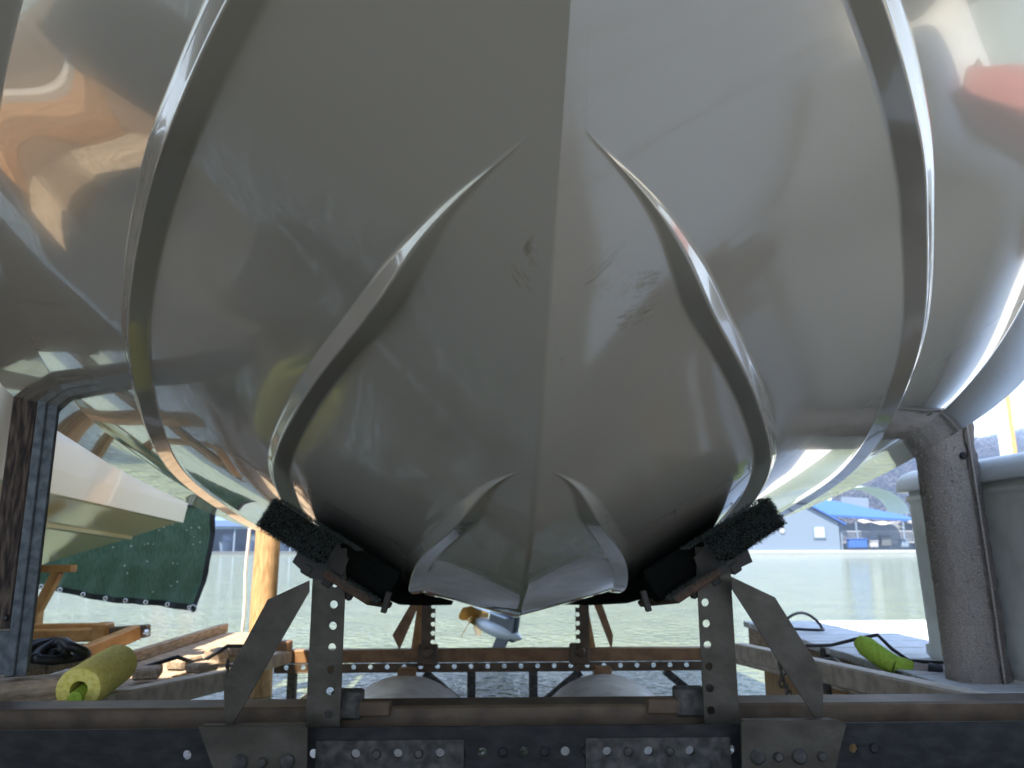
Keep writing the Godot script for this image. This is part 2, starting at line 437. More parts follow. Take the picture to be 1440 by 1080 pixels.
func make_hull_texture() -> ImageTexture:
	var im := Image.create(2048, 2048, false, Image.FORMAT_RGB8)
	var base := lin(.53, .50, .425).linear_to_srgb()
	im.fill(base)
	var r := RandomNumberGenerator.new()
	r.seed = 77
	var spot := func(s: float, b: float, rad: float, c: Color, k: float) -> void:
		var cx := (s + .7) / 4.7 * 2048.0
		var cy := (.5 + b / 4.0) * 2048.0
		for yy in range(int(cy - rad) - 1, int(cy + rad) + 2):
			for xx in range(int(cx - rad) - 1, int(cx + rad) + 2):
				if xx < 0 or yy < 0 or xx > 2047 or yy > 2047: continue
				var q: float = k * .17 * clamp(1.0 - (Vector2(xx, yy) - Vector2(cx, cy)).length() / max(rad, 0.7) + 0.3, 0.0, 1.0)
				im.set_pixel(xx, yy, im.get_pixel(xx, yy).lerp(c, q))
	var scratch := func(s: float, b: float, ds: float, db: float, c: Color, k: float, w: float) -> void:
		for i in 30:
			var t := i / 29.0
			spot.call(s + ds * t + sin(t * 5.0) * .002, b + db * t, w, c, k * (0.4 + 0.6 * r.randf()))
	var brown := lin(.20, .14, .07).linear_to_srgb()
	var tan_c := lin(.33, .27, .15).linear_to_srgb()
	var grey := lin(.18, .16, .12).linear_to_srgb()
	# scuffs by the stem where the boat touched a dock
	for i in 26: spot.call(.995 + r.randfn(0, .008), -.032 + r.randfn(0, .006), r.randf_range(.6, 1.8), brown, .55)
	for i in 5: scratch.call(.965 + r.randf() * .03, -.026 - r.randf() * .012, .02, -.006, grey, .4, .7)
	for i in 6: scratch.call(1.02 + r.randf() * .02, -.06 + r.randf() * .02, .018, .012, brown, .35, .7)
	for i in 10: scratch.call(1.03 + r.randf() * .025, .05 + r.randf() * .02, -.012 - r.randf() * .01, .035, grey, .45, .8)
	for i in 46: spot.call(1.068 + r.randfn(0, .010), .083 + r.randfn(0, .012), r.randf_range(.6, 1.9), tan_c, .55)
	for i in 40: spot.call(1.098 + r.randfn(0, .010), .118 + r.randfn(0, .008), r.randf_range(.6, 1.8), tan_c, .5)
	for i in 26: scratch.call(1.10 + r.randfn(0, .012), .128 + r.randf() * .03, .010, .014, tan_c, .35, 1.0)
	for i in 16: scratch.call(1.15 + r.randfn(0, .015), .11 + r.randf() * .02, .006, .012, brown, .35, .7)
	for i in 14: scratch.call(1.16 + r.randfn(0, .02), .140 + r.randf() * .03, .007, .014, brown, .3, .7)
	spot.call(1.174, .024, 1.2, lin(.01, .01, .01).linear_to_srgb(), 1.0)
	# flecks of dirt
	for i in 260: spot.call(r.randf_range(.5, 3.0), r.randfn(0, .6), r.randf_range(.4, 0.9), grey, r.randf_range(.15, .7))
	for i in 70: scratch.call(r.randf_range(.6, 2.4), r.randfn(0, .5), r.randfn(0, .03), r.randfn(0, .02), lin(.5, .49, .45).linear_to_srgb(), .25, .6)
	return ImageTexture.create_from_image(im)

func make_boat() -> void:
	var boat := thing("motor_boat", "large glossy grey boat seen from under its bow, keel and spray strakes toward the viewer", "boat", P(MID, -.3, 4.0))
	var hm := StandardMaterial3D.new()
	hm.albedo_texture = make_hull_texture()
	hm.roughness = 0.13
	hm.metallic = 0.28
	hm.metallic_specular = 0.5
	hm.clearcoat_enabled = true
	hm.clearcoat = 1.0
	hm.clearcoat_roughness = 0.01
	hm.normal_enabled = true
	hm.normal_texture = bump_tex(91, 0.006, 1.6, FastNoiseLite.TYPE_SIMPLEX_SMOOTH, 2, 512)
	hm.normal_scale = 0.012
	M.hull = hm
	var stations := []
	var s := -.7
	while s < 3.4:
		stations.append(s); s += .018
	while s < 8.4:
		stations.append(s); s += .12
	stations.append(8.4)
	var secs := []
	var hold_of := [3, 3, 3, 6, 6, 6, 9, 9, 9, 11, 11, 11]
	for q in stations:
		var pts := []
		var dirs := []
		var runs := section(q)
		for i in runs.size():
			var p: Vector2 = runs[i][0]
			var e: Vector2 = runs[i][1]
			var n: int = runs[i][2]
			var L := p.distance_to(e)
			# vanishing runs take the lie of the panel they vanish into
			var hold: Vector2 = (runs[hold_of[i]][1] - runs[hold_of[i]][0]).normalized()
			var dir := ((e - p) + hold * 0.002).normalized()
			var rr: float = min(.0055, L * .26)
			if i >= 9: rr = min(.006, L * .22)
			var first: float = rr / max(L, 1e-6)
			if i == 0: first = min(.011, L * .3) / max(L, 1e-6)
			var last: float = 1.0 - rr / max(L, 1e-6)
			if i == runs.size() - 1: last = 1.0
			var bul: float = runs[i][3] * L
			var nrm := Vector2(dir.y, -dir.x)
			if i == 0:
				pts.append(p); dirs.append(Vector2(1, 0))
			for j in n + 1:
				var t: float = lerp(first, last, float(j) / n)
				pts.append(p.lerp(e, t) + nrm * bul * 4.0 * t * (1.0 - t))
				dirs.append((dir + nrm * (runs[i][3] * 4.0 * (1.0 - 2.0 * t))).normalized())
		secs.append([pts, dirs])
	for side in [1.0, -1.0]:
		pass
	var rows := []
	var uvs := []
	var nrms := []
	var cols: int = secs[0][0].size()
	for i in stations.size():
		var row := []
		var uv := []
		var nr := []
		var i0: int = max(i - 1, 0)
		var i1: int = min(i + 1, stations.size() - 1)
		for side in [-1, 1]:
			for jj in cols:
				var j: int = cols - 1 - jj if side < 0 else jj
				if side > 0 and jj == 0: continue
				var p: Vector2 = secs[i][0][j]
				var d: Vector2 = secs[i][1][j]
				var q0: Vector2 = secs[i0][0][j]
				var q1: Vector2 = secs[i1][0][j]
				row.append(P(MID + side * p.x, p.y, stations[i]))
				uv.append(Vector2((stations[i] + .7) / 4.7, .5 + side * p.x / 4.0))
				var along := P(side * q1.x, q1.y, stations[i1]) - P(side * q0.x, q0.y, stations[i0])
				var across := Vector3(side * d.x, d.y, 0)
				var n: Vector3 = along.cross(across).normalized() * side
				if j == 0: n = Vector3(0, -along.z, along.y).normalized() * -1.0
				if n.y > 0 and j == 0: n = -n
				nr.append(n)
		row.reverse(); uv.reverse(); nr.reverse()
		rows.append(row); uvs.append(uv); nrms.append(nr)
	# normals must point out of the hull: check one on the right side panel
	var test: Vector3 = nrms[150][cols + 30]
	if test.y > 0.0:
		for row in nrms:
			for j in row.size(): row[j] = -row[j]
		for i in stations.size():
			nrms[i][cols - 1] = nrms[i][cols - 1] if nrms[i][cols - 1].y < 0 else -nrms[i][cols - 1]
	put("hull", sheet(rows, uvs, nrms), hm, boat)
	# deck and transom
	var dk := mb()
	for i in range(0, stations.size() - 1):
		var a: Array = rows[i]
		var b: Array = rows[i + 1]
		var n := a.size() - 1
		quad_out(dk, a[0], a[n], b[n], b[0], (a[0] + b[n]) * .5 + Vector3(0, -1, 0))
	var last: Array = rows[rows.size() - 1]
	for j in last.size() - 1:
		tri_out(dk, last[j], last[j + 1], P(MID, .42, 8.4), P(MID, .3, 4.0))
	obj("deck", dk, M.lid, boat)
	make_outdrive(boat)

func make_outdrive(boat: Node3D) -> void:
	# the drive is turned hard over so that its propeller shows to the left of the keel
	var at := P(.06, -.90, 8.72)
	var turn := Basis(Vector3.UP, deg_to_rad(48.0)) * Basis(Vector3.RIGHT, deg_to_rad(12.0))
	var T := func(x: float, y: float, z: float) -> Vector3: return at + turn * Vector3(x, y, z)
	var leg := mb()
	box(leg, T.call(0, .12, 0.06), Vector3(.09, .42, .40), turn, .03)
	var leg_o := obj("outdrive_leg", leg, M.drive_blue, boat)
	var g := mb()
	var path := []
	var rad := []
	for i in 14:
		var t := i / 13.0
		path.append(T.call(0, -.02, .34 - t * .66))
		rad.append(max(.004, .085 * pow(sin(PI * clamp(t * .86 + .0, 0.0, 1.0)), .55) if t < .99 else .045))
	tube(g, path, rad, 20)
	obj("gearcase", g, M.drive_light, leg_o)
	var pl := mb()
	box(pl, T.call(0, .15, -.10), Vector3(.20, .014, .52), turn, .005)
	obj("cavitation_plate", pl, M.drive_light, leg_o)
	var sk := mb()
	box(sk, T.call(0, -.17, 0.05), Vector3(.016, .22, .16), turn * Basis(Vector3.RIGHT, .3), .004)
	obj("skeg", sk, M.drive_blue, leg_o)
	var pr := mb()
	tube(pr, [T.call(0, -.02, -.30), T.call(0, -.02, -.36), T.call(0, -.02, -.46)], [.05, .05, .032], 16)
	var prop := obj("propeller", pr, M.bronze, boat)
	for k in 4:
		var rows := []
		for i in 9:
			var v := i / 8.0
			var rr := .045 + v * .19
			var row := []
			var half := .13 * sin(PI * clamp(v * .82 + .16, 0, 1)) + .012
			for j in 7:
				var u := (j / 6.0 - .5) * 2.0
				var ang := TAU * k / 4.0 + .55 + u * half / rr * .8 + v * .35
				row.append(T.call(cos(ang) * rr, -.02 + sin(ang) * rr, -.40 - u * half * .62 + u * u * .012))
			rows.append(row)
		put("blade", sheet(rows), M.bronze, prop)

# ---------- the boat lift ----------
func bolt_row(parent: Node3D, xs: Array, h: float, s: float, r: float, t: float, m: Material, called := "bolt") -> void:
	for x in xs:
		var st := mb()
		disc_bolt(st, P(x, h, s), Vector3(0, 0, 1), r, t, 10)
		obj(called, st, m, parent)

func make_lift() -> void:
	var lift := thing("boat_lift", "tan and grey steel lift frame with punched posts and carpeted bunks carrying the grey boat", "boat lift", P(MID, -.6, 4.0))
	# front cross beam
	var st := mb()
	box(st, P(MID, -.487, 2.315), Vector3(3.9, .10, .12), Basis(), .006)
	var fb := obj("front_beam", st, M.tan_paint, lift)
	for q in [-.40, .545]:
		st = mb()
		box(st, P(q, -.43, 2.26), Vector3(.085, .075, .05), Basis(), .006)
		obj("beam_clamp", st, M.dark_steel, fb)
		st = mb()
		box(st, P(q + (.07 if q < 0 else -.07), -.44, 2.255), Vector3(.10, .04, .04), Basis(), .004)
		obj("clamp_tab", st, M.dark_tan, fb)
	# perforated angle in front of it
	st = mb()
	var holes := []
	var bolts := []
	for k in range(-8, 9):
		holes.append(.0785 + k * .1071)
		bolts.append(.0785 + (k + .5) * .1071)
	perforated(st, P(0, 0, 2.125), Vector3.RIGHT, Vector3.UP, Vector3.FORWARD, -1.75, 1.95, -.64 + EYE - EYE, -.462, .006, holes, -.524, .0115)
	var fa := obj("front_angle", st, M.galv_dark, lift)
	var bx := []
	for x in bolts:
		if (x > -.74 and x < -.45) or (x > .61 and x < .90): continue
		bx.append(x)
	bolt_row(fa, bx, -.524, 2.125, .013, .006, M.galv_dark)
	# splice plates
	for q in [[-.452, -.075, -4, 0], [.238, .612, 2, 5]]:
		st = mb()
		var hs := []
		for k in range(q[2] - 1, q[3] + 2):
			var x: float = .0785 + k * .1071
			if x > q[0] + .02 and x < q[1] - .02: hs.append(x)
		perforated(st, P(0, 0, 2.118), Vector3.RIGHT, Vector3.UP, Vector3.FORWARD, q[0], q[1], -.60, -.492, .005, hs, -.524, .0115)
		var sp := obj("splice_plate", st, M.dark_steel, fa)
		var bs := []
		for x in hs: bs.append(x + .0535)
		bs.pop_back()
		# (a sub-part of the angle; its bolts are modelled on the plate itself)
		for x in bs:
			var bt := mb()
			disc_bolt(bt, P(x, -.524, 2.117), Vector3(0, 0, 1), .012, .006)
			obj("bolt", bt, M.dark_steel, fa)
		if sp == null: return
	# gusset plates
	var gl := [Vector2(-.729, -.442), Vector2(-.460, -.445), Vector2(-.455, -.60), Vector2(-.655, -.60)]
	var gr := [Vector2(.624, -.442), Vector2(.868, -.438), Vector2(.889, -.451), Vector2(.835, -.60), Vector2(.617, -.60)]
	for g in [[gl, -.60, -.595, [-.62, -.565, -.505, -.71 + .02]], [gr, .75, .752, [.66, .71, .765, .82]]]:
		st = mb()
		plate(st, g[0], 2.052, .009)
		var x0: float = g[0][0].x
		var x1: float = g[0][1].x
		box(st, P((x0 + x1) * .5, -.4435, 2.072), Vector3(abs(x1 - x0) - .012, .007, .03), Basis(), .002)
		var gp := obj("gusset_plate", st, M.plate_steel, lift)
		for i in 4:
			var x: float = g[3][i]
			if x < x0 + .06 and x0 < 0: continue
			var bt := mb()
			disc_bolt(bt, P(x, -.523, 2.052), Vector3(0, 0, 1), .019 if i % 2 == 0 else .012, .008 if i % 2 == 0 else .012)
			obj("bolt", bt, M.dark_steel, gp)
	# front posts: punched angle, holes toward the middle
	for side in [-1, 1]:
		st = mb()
		var x0 := -.4985 if side < 0 else .5690
		var x1 := -.4080 if side < 0 else .6640
		var hx := -.4375 if side < 0 else .5885
		var vs := []
		for k in 8: vs.append(-.4435 + k * .0562)
		perforated(st, P(hx, 0, 2.2), Vector3.UP, Vector3.RIGHT, Vector3.FORWARD, -.486, -.012, x0 - hx, x1 - hx, .007, vs, 0.0, .0108)
		var ox := x0 + .0035 if side < 0 else x1 - .0035
		box(st, P(ox, -.249, 2.238), Vector3(.007, .474, .062), Basis(), .0015)
		var po := obj("post", st, M.plate_steel, lift)
		for k in [0, 4] if side < 0 else [1, 4]:
			var bt := mb()
			disc_bolt(bt, P(hx, -.4435 + k * .0562 + (.0 if k == 0 else .0), 2.2075), Vector3(0, 0, 1), .0145, .004)
			if k == 0: obj("bolt", bt, M.dark_steel, po)
	# braces: flat bars running down and out from the posts to the gussets
	var bl := [Vector2(-.496, -.096), Vector2(-.603, -.145), Vector2(-.705, -.351), Vector2(-.693, -.465), Vector2(-.676, -.460), Vector2(-.600, -.320), Vector2(-.494, -.125)]
	var br := [Vector2(.649, -.091), Vector2(.765, -.146), Vector2(.879, -.343), Vector2(.869, -.459), Vector2(.855, -.462), Vector2(.649, -.123)]
	for g in [bl, br]:
		st = mb()
		plate(st, g, 2.146, .008)
		obj("brace", st, M.plate_steel, lift)
	# pivot brackets under the bunks
	var kl := [Vector2(-.516, .02), Vector2(-.554, -.048), Vector2(-.503, -.092), Vector2(-.42, -.105), Vector2(-.40, -.04), Vector2(-.43, .0)]
	var kr := [Vector2(.670, -.02), Vector2(.702, .012), Vector2(.724, -.053), Vector2(.662, -.080), Vector2(.58, -.105), Vector2(.56, -.04), Vector2(.60, .0)]
	for g in [kl, kr]:
		st = mb()
		plate(st, g, 2.188, .008)
		obj("bunk_bracket", st, M.black_steel, lift)
	# bunks: plank, carpet, fuzzy pile
	for side in [-1, 1]:
		make_bunk(lift, side)
	# side beams and rear arms
	st = mb()
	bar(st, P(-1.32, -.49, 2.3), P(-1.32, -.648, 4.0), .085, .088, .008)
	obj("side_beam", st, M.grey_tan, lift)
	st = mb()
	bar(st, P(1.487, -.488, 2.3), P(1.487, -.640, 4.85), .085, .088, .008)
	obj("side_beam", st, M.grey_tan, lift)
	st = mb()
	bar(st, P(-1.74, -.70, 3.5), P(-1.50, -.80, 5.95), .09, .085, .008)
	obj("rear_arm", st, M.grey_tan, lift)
	st = mb()
	bar(st, P(1.87, -.72, 4.2), P(1.69, -.80, 5.95), .09, .085, .008)
	obj("rear_arm", st, M.grey_tan, lift)
	# rear cross beam with its punched angle
	st = mb()
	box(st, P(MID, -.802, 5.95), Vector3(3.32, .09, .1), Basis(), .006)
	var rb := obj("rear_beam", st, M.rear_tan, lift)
	for x in [-.475, .63]:
		st = mb()
		box(st, P(x, -.79, 5.88), Vector3(.15, .15, .05), Basis(), .012)
		disc_bolt(st, P(x, -.77, 5.85), Vector3(0, 0, 1), .04, .03)
		obj("beam_clamp", st, M.dark_tan, rb)
	st = mb()
	box(st, P(-1.51, -.74, 5.89), Vector3(.09, .11, .1), Basis(), .01)
	obj("end_cap", st, M.rear_tan, rb)
	holes = []
	for k in range(-13, 14): holes.append(.081 + k * .121)
	st = mb()
	perforated(st, P(0, 0, 5.885), Vector3.RIGHT, Vector3.UP, Vector3.FORWARD, -1.58, 1.74, -.905, -.849, .008, holes, -.872, .017)
	box(st, P(MID, -.908, 5.91), Vector3(3.32, .007, .06), Basis(), .002)
	obj("rear_angle", st, M.dark_tan, rb)
	# rear posts with their braces
	for side in [-1, 1]:
		st = mb()
		var x0 := -.523 if side < 0 else .603
		var hx := -.438 if side < 0 else .618
		var vs := []
		for k in 9: vs.append(-.70 + k * .0625)
		perforated(st, P(hx, 0, 5.86), Vector3.UP, Vector3.RIGHT, Vector3.FORWARD, -.76, -.15, x0 - hx, x0 + .1 - hx, .008, vs, 0.0, .0165)
		box(st, P(x0 + (.004 if side < 0 else .096), -.455, 5.9), Vector3(.008, .61, .07), Basis(), .002)
		obj("post", st, M.dark_tan, lift)
		var far := [Vector2(-.559, -.417), Vector2(-.496, -.417), Vector2(-.489, -.756), Vector2(-.604, -.755)]
		var flat := [Vector2(-.591, -.410), Vector2(-.529, -.410), Vector2(-.676, -.751), Vector2(-.730, -.648)]
		if side > 0:
			far = [Vector2(.661, -.423), Vector2(.703, -.439), Vector2(.759, -.764), Vector2(.643, -.763)]
			flat = [Vector2(.729, -.417), Vector2(.792, -.417), Vector2(.874, -.658), Vector2(.860, -.761)]
		st = mb()
		plate(st, far, 5.955, .01)
		obj("brace", st, M.orange_paint, lift)
		st = mb()
		plate(st, flat, 5.84, .01)
		obj("brace", st, M.rear_tan, lift)
	# truss under the rear beam
	for x in [-1.455, -.158, .292, 1.58]:
		st = mb()
		box(st, P(x, -1.06, 5.93), Vector3(.062, .30, .06), Basis(), .004)
		obj("strut", st, M.dark_steel, lift)
	for q in [[-.50, -.92, -.20, -1.16], [.64, -.92, .33, -1.16], [1.26, -.92, 1.56, -1.16], [-1.14, -.92, -1.43, -1.16]]:
		st = mb()
		bar(st, P(q[0], q[1], 5.93), P(q[2], q[3], 5.93), .055, .055, .004)
		obj("strut", st, M.dark_steel, lift)
	st = mb()
	box(st, P(MID, -1.215, 5.93), Vector3(3.3, .07, .07), Basis(), .004)
	obj("lower_chord", st, M.dark_steel, lift)
	# flotation tanks with domed ends
	for cx in [-.595, .757]:
		st = mb()
		var pts := []
		var rad := []
		pts = []
		rad = []
		for i in 10:
			var a := PI * .5 * i / 9.0
			pts.append(P(cx, -1.385, 4.46 + .24 * (1.0 - cos(a))))
			rad.append(max(.004, .505 * sin(a)))
		for i in 10:
			var a := PI * .5 * (9 - i) / 9.0
			pts.append(P(cx, -1.385, 5.82 - .24 * (1.0 - cos(a))))
			rad.append(max(.004, .505 * sin(a)))
		tube(st, pts, rad, 40)
		var tk := obj("flotation_tank", st, M.tank, lift)
		st = mb()
		box(st, P(cx, -.89, 5.62), Vector3(.12, .10, .12), Basis(), .01)
		obj("tank_bracket", st, M.rear_tan, tk)
	# chains hanging at the arms
	for q in [[Vector3(-1.275, -.56, 3.92), 7], [Vector3(1.39, -.58, 3.9), 9]]:
		st = mb()
		for k in q[1]:
			var c := P(q[0].x + sin(k * 1.7) * .012 + k * .005, q[0].y - k * .028, q[0].z)
			link(st, c, .021, .006, k % 2 == 0)
		obj("chain", st, M.chain, lift)

func link(st: SurfaceTool, c: Vector3, r: float, w: float, flip: bool) -> void:
	var pts := []
	for i in 11:
		var a := TAU * i / 10.0
		var p := Vector3(cos(a) * r * .65, sin(a) * r, 0)
		if flip: p = Vector3(0, p.y, p.x)
		pts.append(c + p)
	tube(st, pts, w, 6, false)

func make_bunk(lift: Node3D, side: int) -> void:
	# cross section in (outward, height) from the lift's middle, top edge under the hull
	var way := [[2.10, .0], [3.2, -.132], [4.4, -.228], [7.2, -.435]]
	var out_t := Vector2(.668, .118)
	var in_t := Vector2(.345, -.078)
	var down := Vector2(out_t.y - in_t.y, -(out_t.x - in_t.x)).normalized()
	var along := (in_t - out_t).normalized()
	var w := out_t.distance_to(in_t)
	var th := .082
	var f := FastNoiseLite.new()
	f.seed = 40 + side
	f.frequency = 9.0
	f.fractal_octaves = 4
	var loop := []
	for i in 25: loop.append(out_t + along * w * i / 24.0)
	for i in range(1, 7): loop.append(in_t + down * th * i / 6.0)
	for i in range(1, 25): loop.append(in_t + down * th - along * w * i / 24.0)
	for i in range(1, 7): loop.append(out_t + down * th * (1.0 - i / 6.0))
	var mid: Vector2 = (out_t + in_t) * .5 + down * th * .5
	var rows := []
	# front face, closing to its middle
	for k in 7:
		var row := []
		for q in loop:
			var v: Vector2 = mid.lerp(q, .04 + .96 * k / 6.0)
			if k < 6:
				var lenw: float = (v - mid).dot(along)
				v = mid + along * lenw * 1.0 + down * (v - mid).dot(down)
			var z := 2.10 + (.008 if k == 6 else 0.0) + .13 * soft(((v - out_t).dot(along) / w - .46) / .08)
			var n := f.get_noise_3d(v.x * 3.0, v.y * 3.0, 7.0 + side)
			row.append(P(MID + side * v.x, v.y, z + n * .016))
		rows.append(row)
	var zs := [2.13, 2.16, 2.2, 2.25, 2.3, 2.4, 2.6, 2.9, 3.2, 4.4, 7.2]
	for z in zs:
		var dh := 0.0
		for i in way.size() - 1:
			if z >= way[i][0]: dh = lerp(float(way[i][1]), float(way[i + 1][1]), clamp((z - way[i][0]) / (way[i + 1][0] - way[i][0]), 0.0, 1.0))
		var row := []
		for q in loop:
			var n := f.get_noise_3d(q.x * 4.0, q.y * 4.0, z * 3.0)
			var v: Vector2 = q + (q - mid).normalized() * n * .008
			var zz: float = max(z, 2.11 + .13 * soft(((q - out_t).dot(along) / w - .46) / .08))
			v = out_t.lerp(v, 1.0) - along * ((v - out_t).dot(along) - w * .18) * .26 * soft((z - 2.15) / .7)
			row.append(P(MID + side * v.x, v.y + dh, zz))
		rows.append(row)
	if side > 0:
		for row in rows: row.reverse()
	var bunk := put("bunk", sheet(rows), M.carpet, lift)
	if side < 0: pass
	# pile of the carpet: short fibres on the front face and edges
	var fib := mb()
	var r := RandomNumberGenerator.new()
	r.seed = 500 + side
	for i in 9000:
		var v: Vector2
		var z := 2.098
		var dir := Vector3(r.randfn(0, .5), r.randfn(0, .5), 1.0)
		var t := r.randf()
		if i % 4 < 2:
			v = out_t + along * w * t * .58 + down * th * r.randf()
		else:
			var edge := r.randi() % 3
			z = r.randf_range(2.095, 2.2)
			if edge == 0: v = out_t + down * th * r.randf(); dir = Vector3(-along.x * side * 1.0, -along.y, r.randfn(0, .6)) + Vector3(r.randfn(0, .4), r.randfn(0, .4), 0)
			elif edge == 1: v = out_t + along * w * t + down * th; dir = Vector3(down.x * side, down.y, r.randfn(0, .6)) + Vector3(r.randfn(0, .4), r.randfn(0, .4), 0)
			else: v = out_t + along * w * t * .7; dir = Vector3(-down.x * side, -down.y, .8) + Vector3(r.randfn(0, .4), r.randfn(0, .4), 0)
		var p := P(MID + side * v.x, v.y, z)
		dir = dir.normalized()
		var l := r.randf_range(.004, .013)
		var sx := Vector3(r.randfn(0, 1), r.randfn(0, 1), r.randfn(0, 1)).normalized() * r.randf_range(.0007, .0017)
		tri_out(fib, p - sx, p + sx, p + dir * l, p - Vector3(0, 0, -1))
	var fo := obj("carpet_pile", fib, M.carpet_pile, bunk)
	fo.set_meta("kind", "stuff")
	# plank under the carpet
	var st := mb()
	var p_out: Vector2 = out_t + down * (th + .012) + along * .19
	var p_in: Vector2 = in_t + down * (th + .012) - along * .04
	for q in [[2.125, 0.0, 2.9, -.096]]:
		var a := (p_out + p_in) * .5
		var c0 := P(MID + side * a.x, a.y + q[1], q[0])
		var c1 := P(MID + side * a.x, a.y + q[3], q[2])
		var dirz := (c1 - c0).normalized()
		var ax := Vector3(side * along.x, along.y, 0).normalized()
		var up := dirz.cross(ax).normalized()
		box(st, (c0 + c1) * .5, Vector3(p_out.distance_to(p_in), .024, c0.distance_to(c1)), Basis(ax, up, ax.cross(up)), .004)
	obj("bunk_board", st, M.bunk_wood, bunk)
	# loose strap end and carriage bolts seen beneath
	st = mb()
	var bx := .325 if side < 0 else .33
	var tilt := 1.0 if side < 0 else -1.0
	var x0 := MID + side * (.368 if side < 0 else .30)
	bar(st, P(x0 if side < 0 else .415, -.13, 2.2), P((x0 - .014) if side < 0 else .43, -.185, 2.2), .016, .022, .002, Vector3.BACK)
	obj("strap_end", st, M.black_steel, bunk)
	for k in 3:
		st = mb()
		var a: Vector2 = out_t + along * (w * (.42 + .17 * k)) + down * (th + .036)
		box(st, P(MID + side * a.x, a.y - .004, 2.2 + .012 * k), Vector3(.03, .03, .03), Basis(Vector3.BACK, .55 * side), .004)
		obj("bolt_head", st, M.black_steel, bunk)
	if bx < 0 or tilt == 0: return

# ---------- docks, posts, boxes, neighbours ----------
func planks_across(dock: Node3D, x0: float, x1: float, s0: float, s1: float, h: float, m: Material, width := .14) -> void:
	var n := int(round((s1 - s0) / width))
	for i in n:
		var st := mb()
		var s := s0 + (i + .5) * (s1 - s0) / n
		box(st, P((x0 + x1) * .5 + rng.randf_range(-.006, .006), h - .019 + rng.randf_range(-.002, .002), s), Vector3(x1 - x0, .038, (s1 - s0) / n - .008), Basis(Vector3.UP, rng.randf_range(-.003, .003)), .004)
		obj("plank", st, m, dock)

func make_right_dock() -> void:
	var dock := thing("finger_dock", "weathered grey plank dock on the right with its far end in sunshine", "dock", P(3, -.6, 4))
	planks_across(dock, 1.80, 4.6, 2.02, 5.72, -.555, M.grey_wood)
	planks_across(dock, 1.02, 4.6, -.45, 2.0, -.60, M.grey_wood)
	var st := mb()
	box(st, P(1.84, -.665, 3.86), Vector3(.045, .18, 3.66), Basis(), .005)
	box(st, P(3.1, -.665, 5.68), Vector3(2.5, .18, .045), Basis(), .005)
	obj("fascia_board", st, M.wood, dock)
	for s in [3.55, 4.35]:
		st = mb()
		box(st, P(1.80, -.68, s), Vector3(.03, .24, .05), Basis(), .004)
		obj("fascia_cleat", st, M.dark_steel, dock)
	for s in [3.2, 4.3, 5.3]:
		st = mb()
		box(st, P(3.0, -1.02, s), Vector3(2.2, .5, .8), Basis(), .05)
		obj("dock_float", st, M.wood_y, dock)
	# cable loop and lines along the dock's edge
	var c := thing("dock_line", "thin black line coiled on the sunny end of the right dock behind the brace", "rope", P(1.86, -.55, 5.0))
	st = mb()
	var pts := []
	for i in 25:
		var a := TAU * i / 22.0
		pts.append(P(1.93 + cos(a) * .14, -.535 + .10 * max(0.0, sin(a)), 5.0 + sin(a * 2.0) * .05))
	tube(st, pts, .009, 7)
	obj("coil", st, M.black_rubber, c)
	var e := thing("power_cable", "thin black cable running along the right dock's edge past the green noodle", "cable", P(1.8, -.55, 3.9))
	st = mb()
	pts = []
	for q in [[1.76, -.57, 4.5], [1.78, -.53, 4.2], [1.80, -.47, 3.95], [1.86, -.44, 3.85], [1.90, -.50, 3.8], [1.95, -.545, 3.75], [2.1, -.55, 3.7]]: pts.append(P(q[0], q[1], q[2]))
	tube(st, pts, .009, 7)
	obj("cable", st, M.black_rubber, e)
	st = mb()
	pts = []
	for q in [[1.66, -.70, 4.6], [1.69, -.62, 4.3], [1.70, -.57, 4.0], [1.70, -.62, 3.7], [1.70, -.70, 3.4]]: pts.append(P(q[0], q[1], q[2]))
	tube(st, pts, .008, 7)
	obj("cable", st, M.black_rubber, e)
	# foam noodle bent over the edge
	var nd := thing("pool_noodle", "bent bright green foam noodle fender lying on the right dock's edge", "noodle", P(1.75, -.52, 3.7))
	st = mb()
	tube(st, [P(1.702, -.475, 3.72), P(1.708, -.468, 3.71), P(1.728, -.475, 3.69), P(1.755, -.502, 3.66), P(1.785, -.528, 3.63), P(1.81, -.543, 3.61)], [.028, .043, .047, .047, .046, .043], 16)
	obj("bent_half", st, M.foam_green, nd)
	st = mb()
	tube(st, [P(1.812, -.544, 3.608), P(1.84, -.553, 3.59), P(1.862, -.558, 3.575), P(1.872, -.561, 3.57)], [.042, .044, .040, .03], 16)
	obj("cut_half", st, M.foam_green, nd)
	var pp := thing("dock_bumper", "short grey bumper roll with dark end lying by the foot of the carpeted post", "bumper", P(1.9, -.56, 3.5))
	st = mb()
	tube(st, [P(1.868, -.558, 3.56), P(1.915, -.566, 3.53)], .036, 14)
	obj("sleeve", st, M.post_carpet, pp)
	st = mb()
	tube(st, [P(1.916, -.566, 3.53), P(1.96, -.572, 3.50)], .045, 14)
	obj("end", st, M.black_rubber, pp)

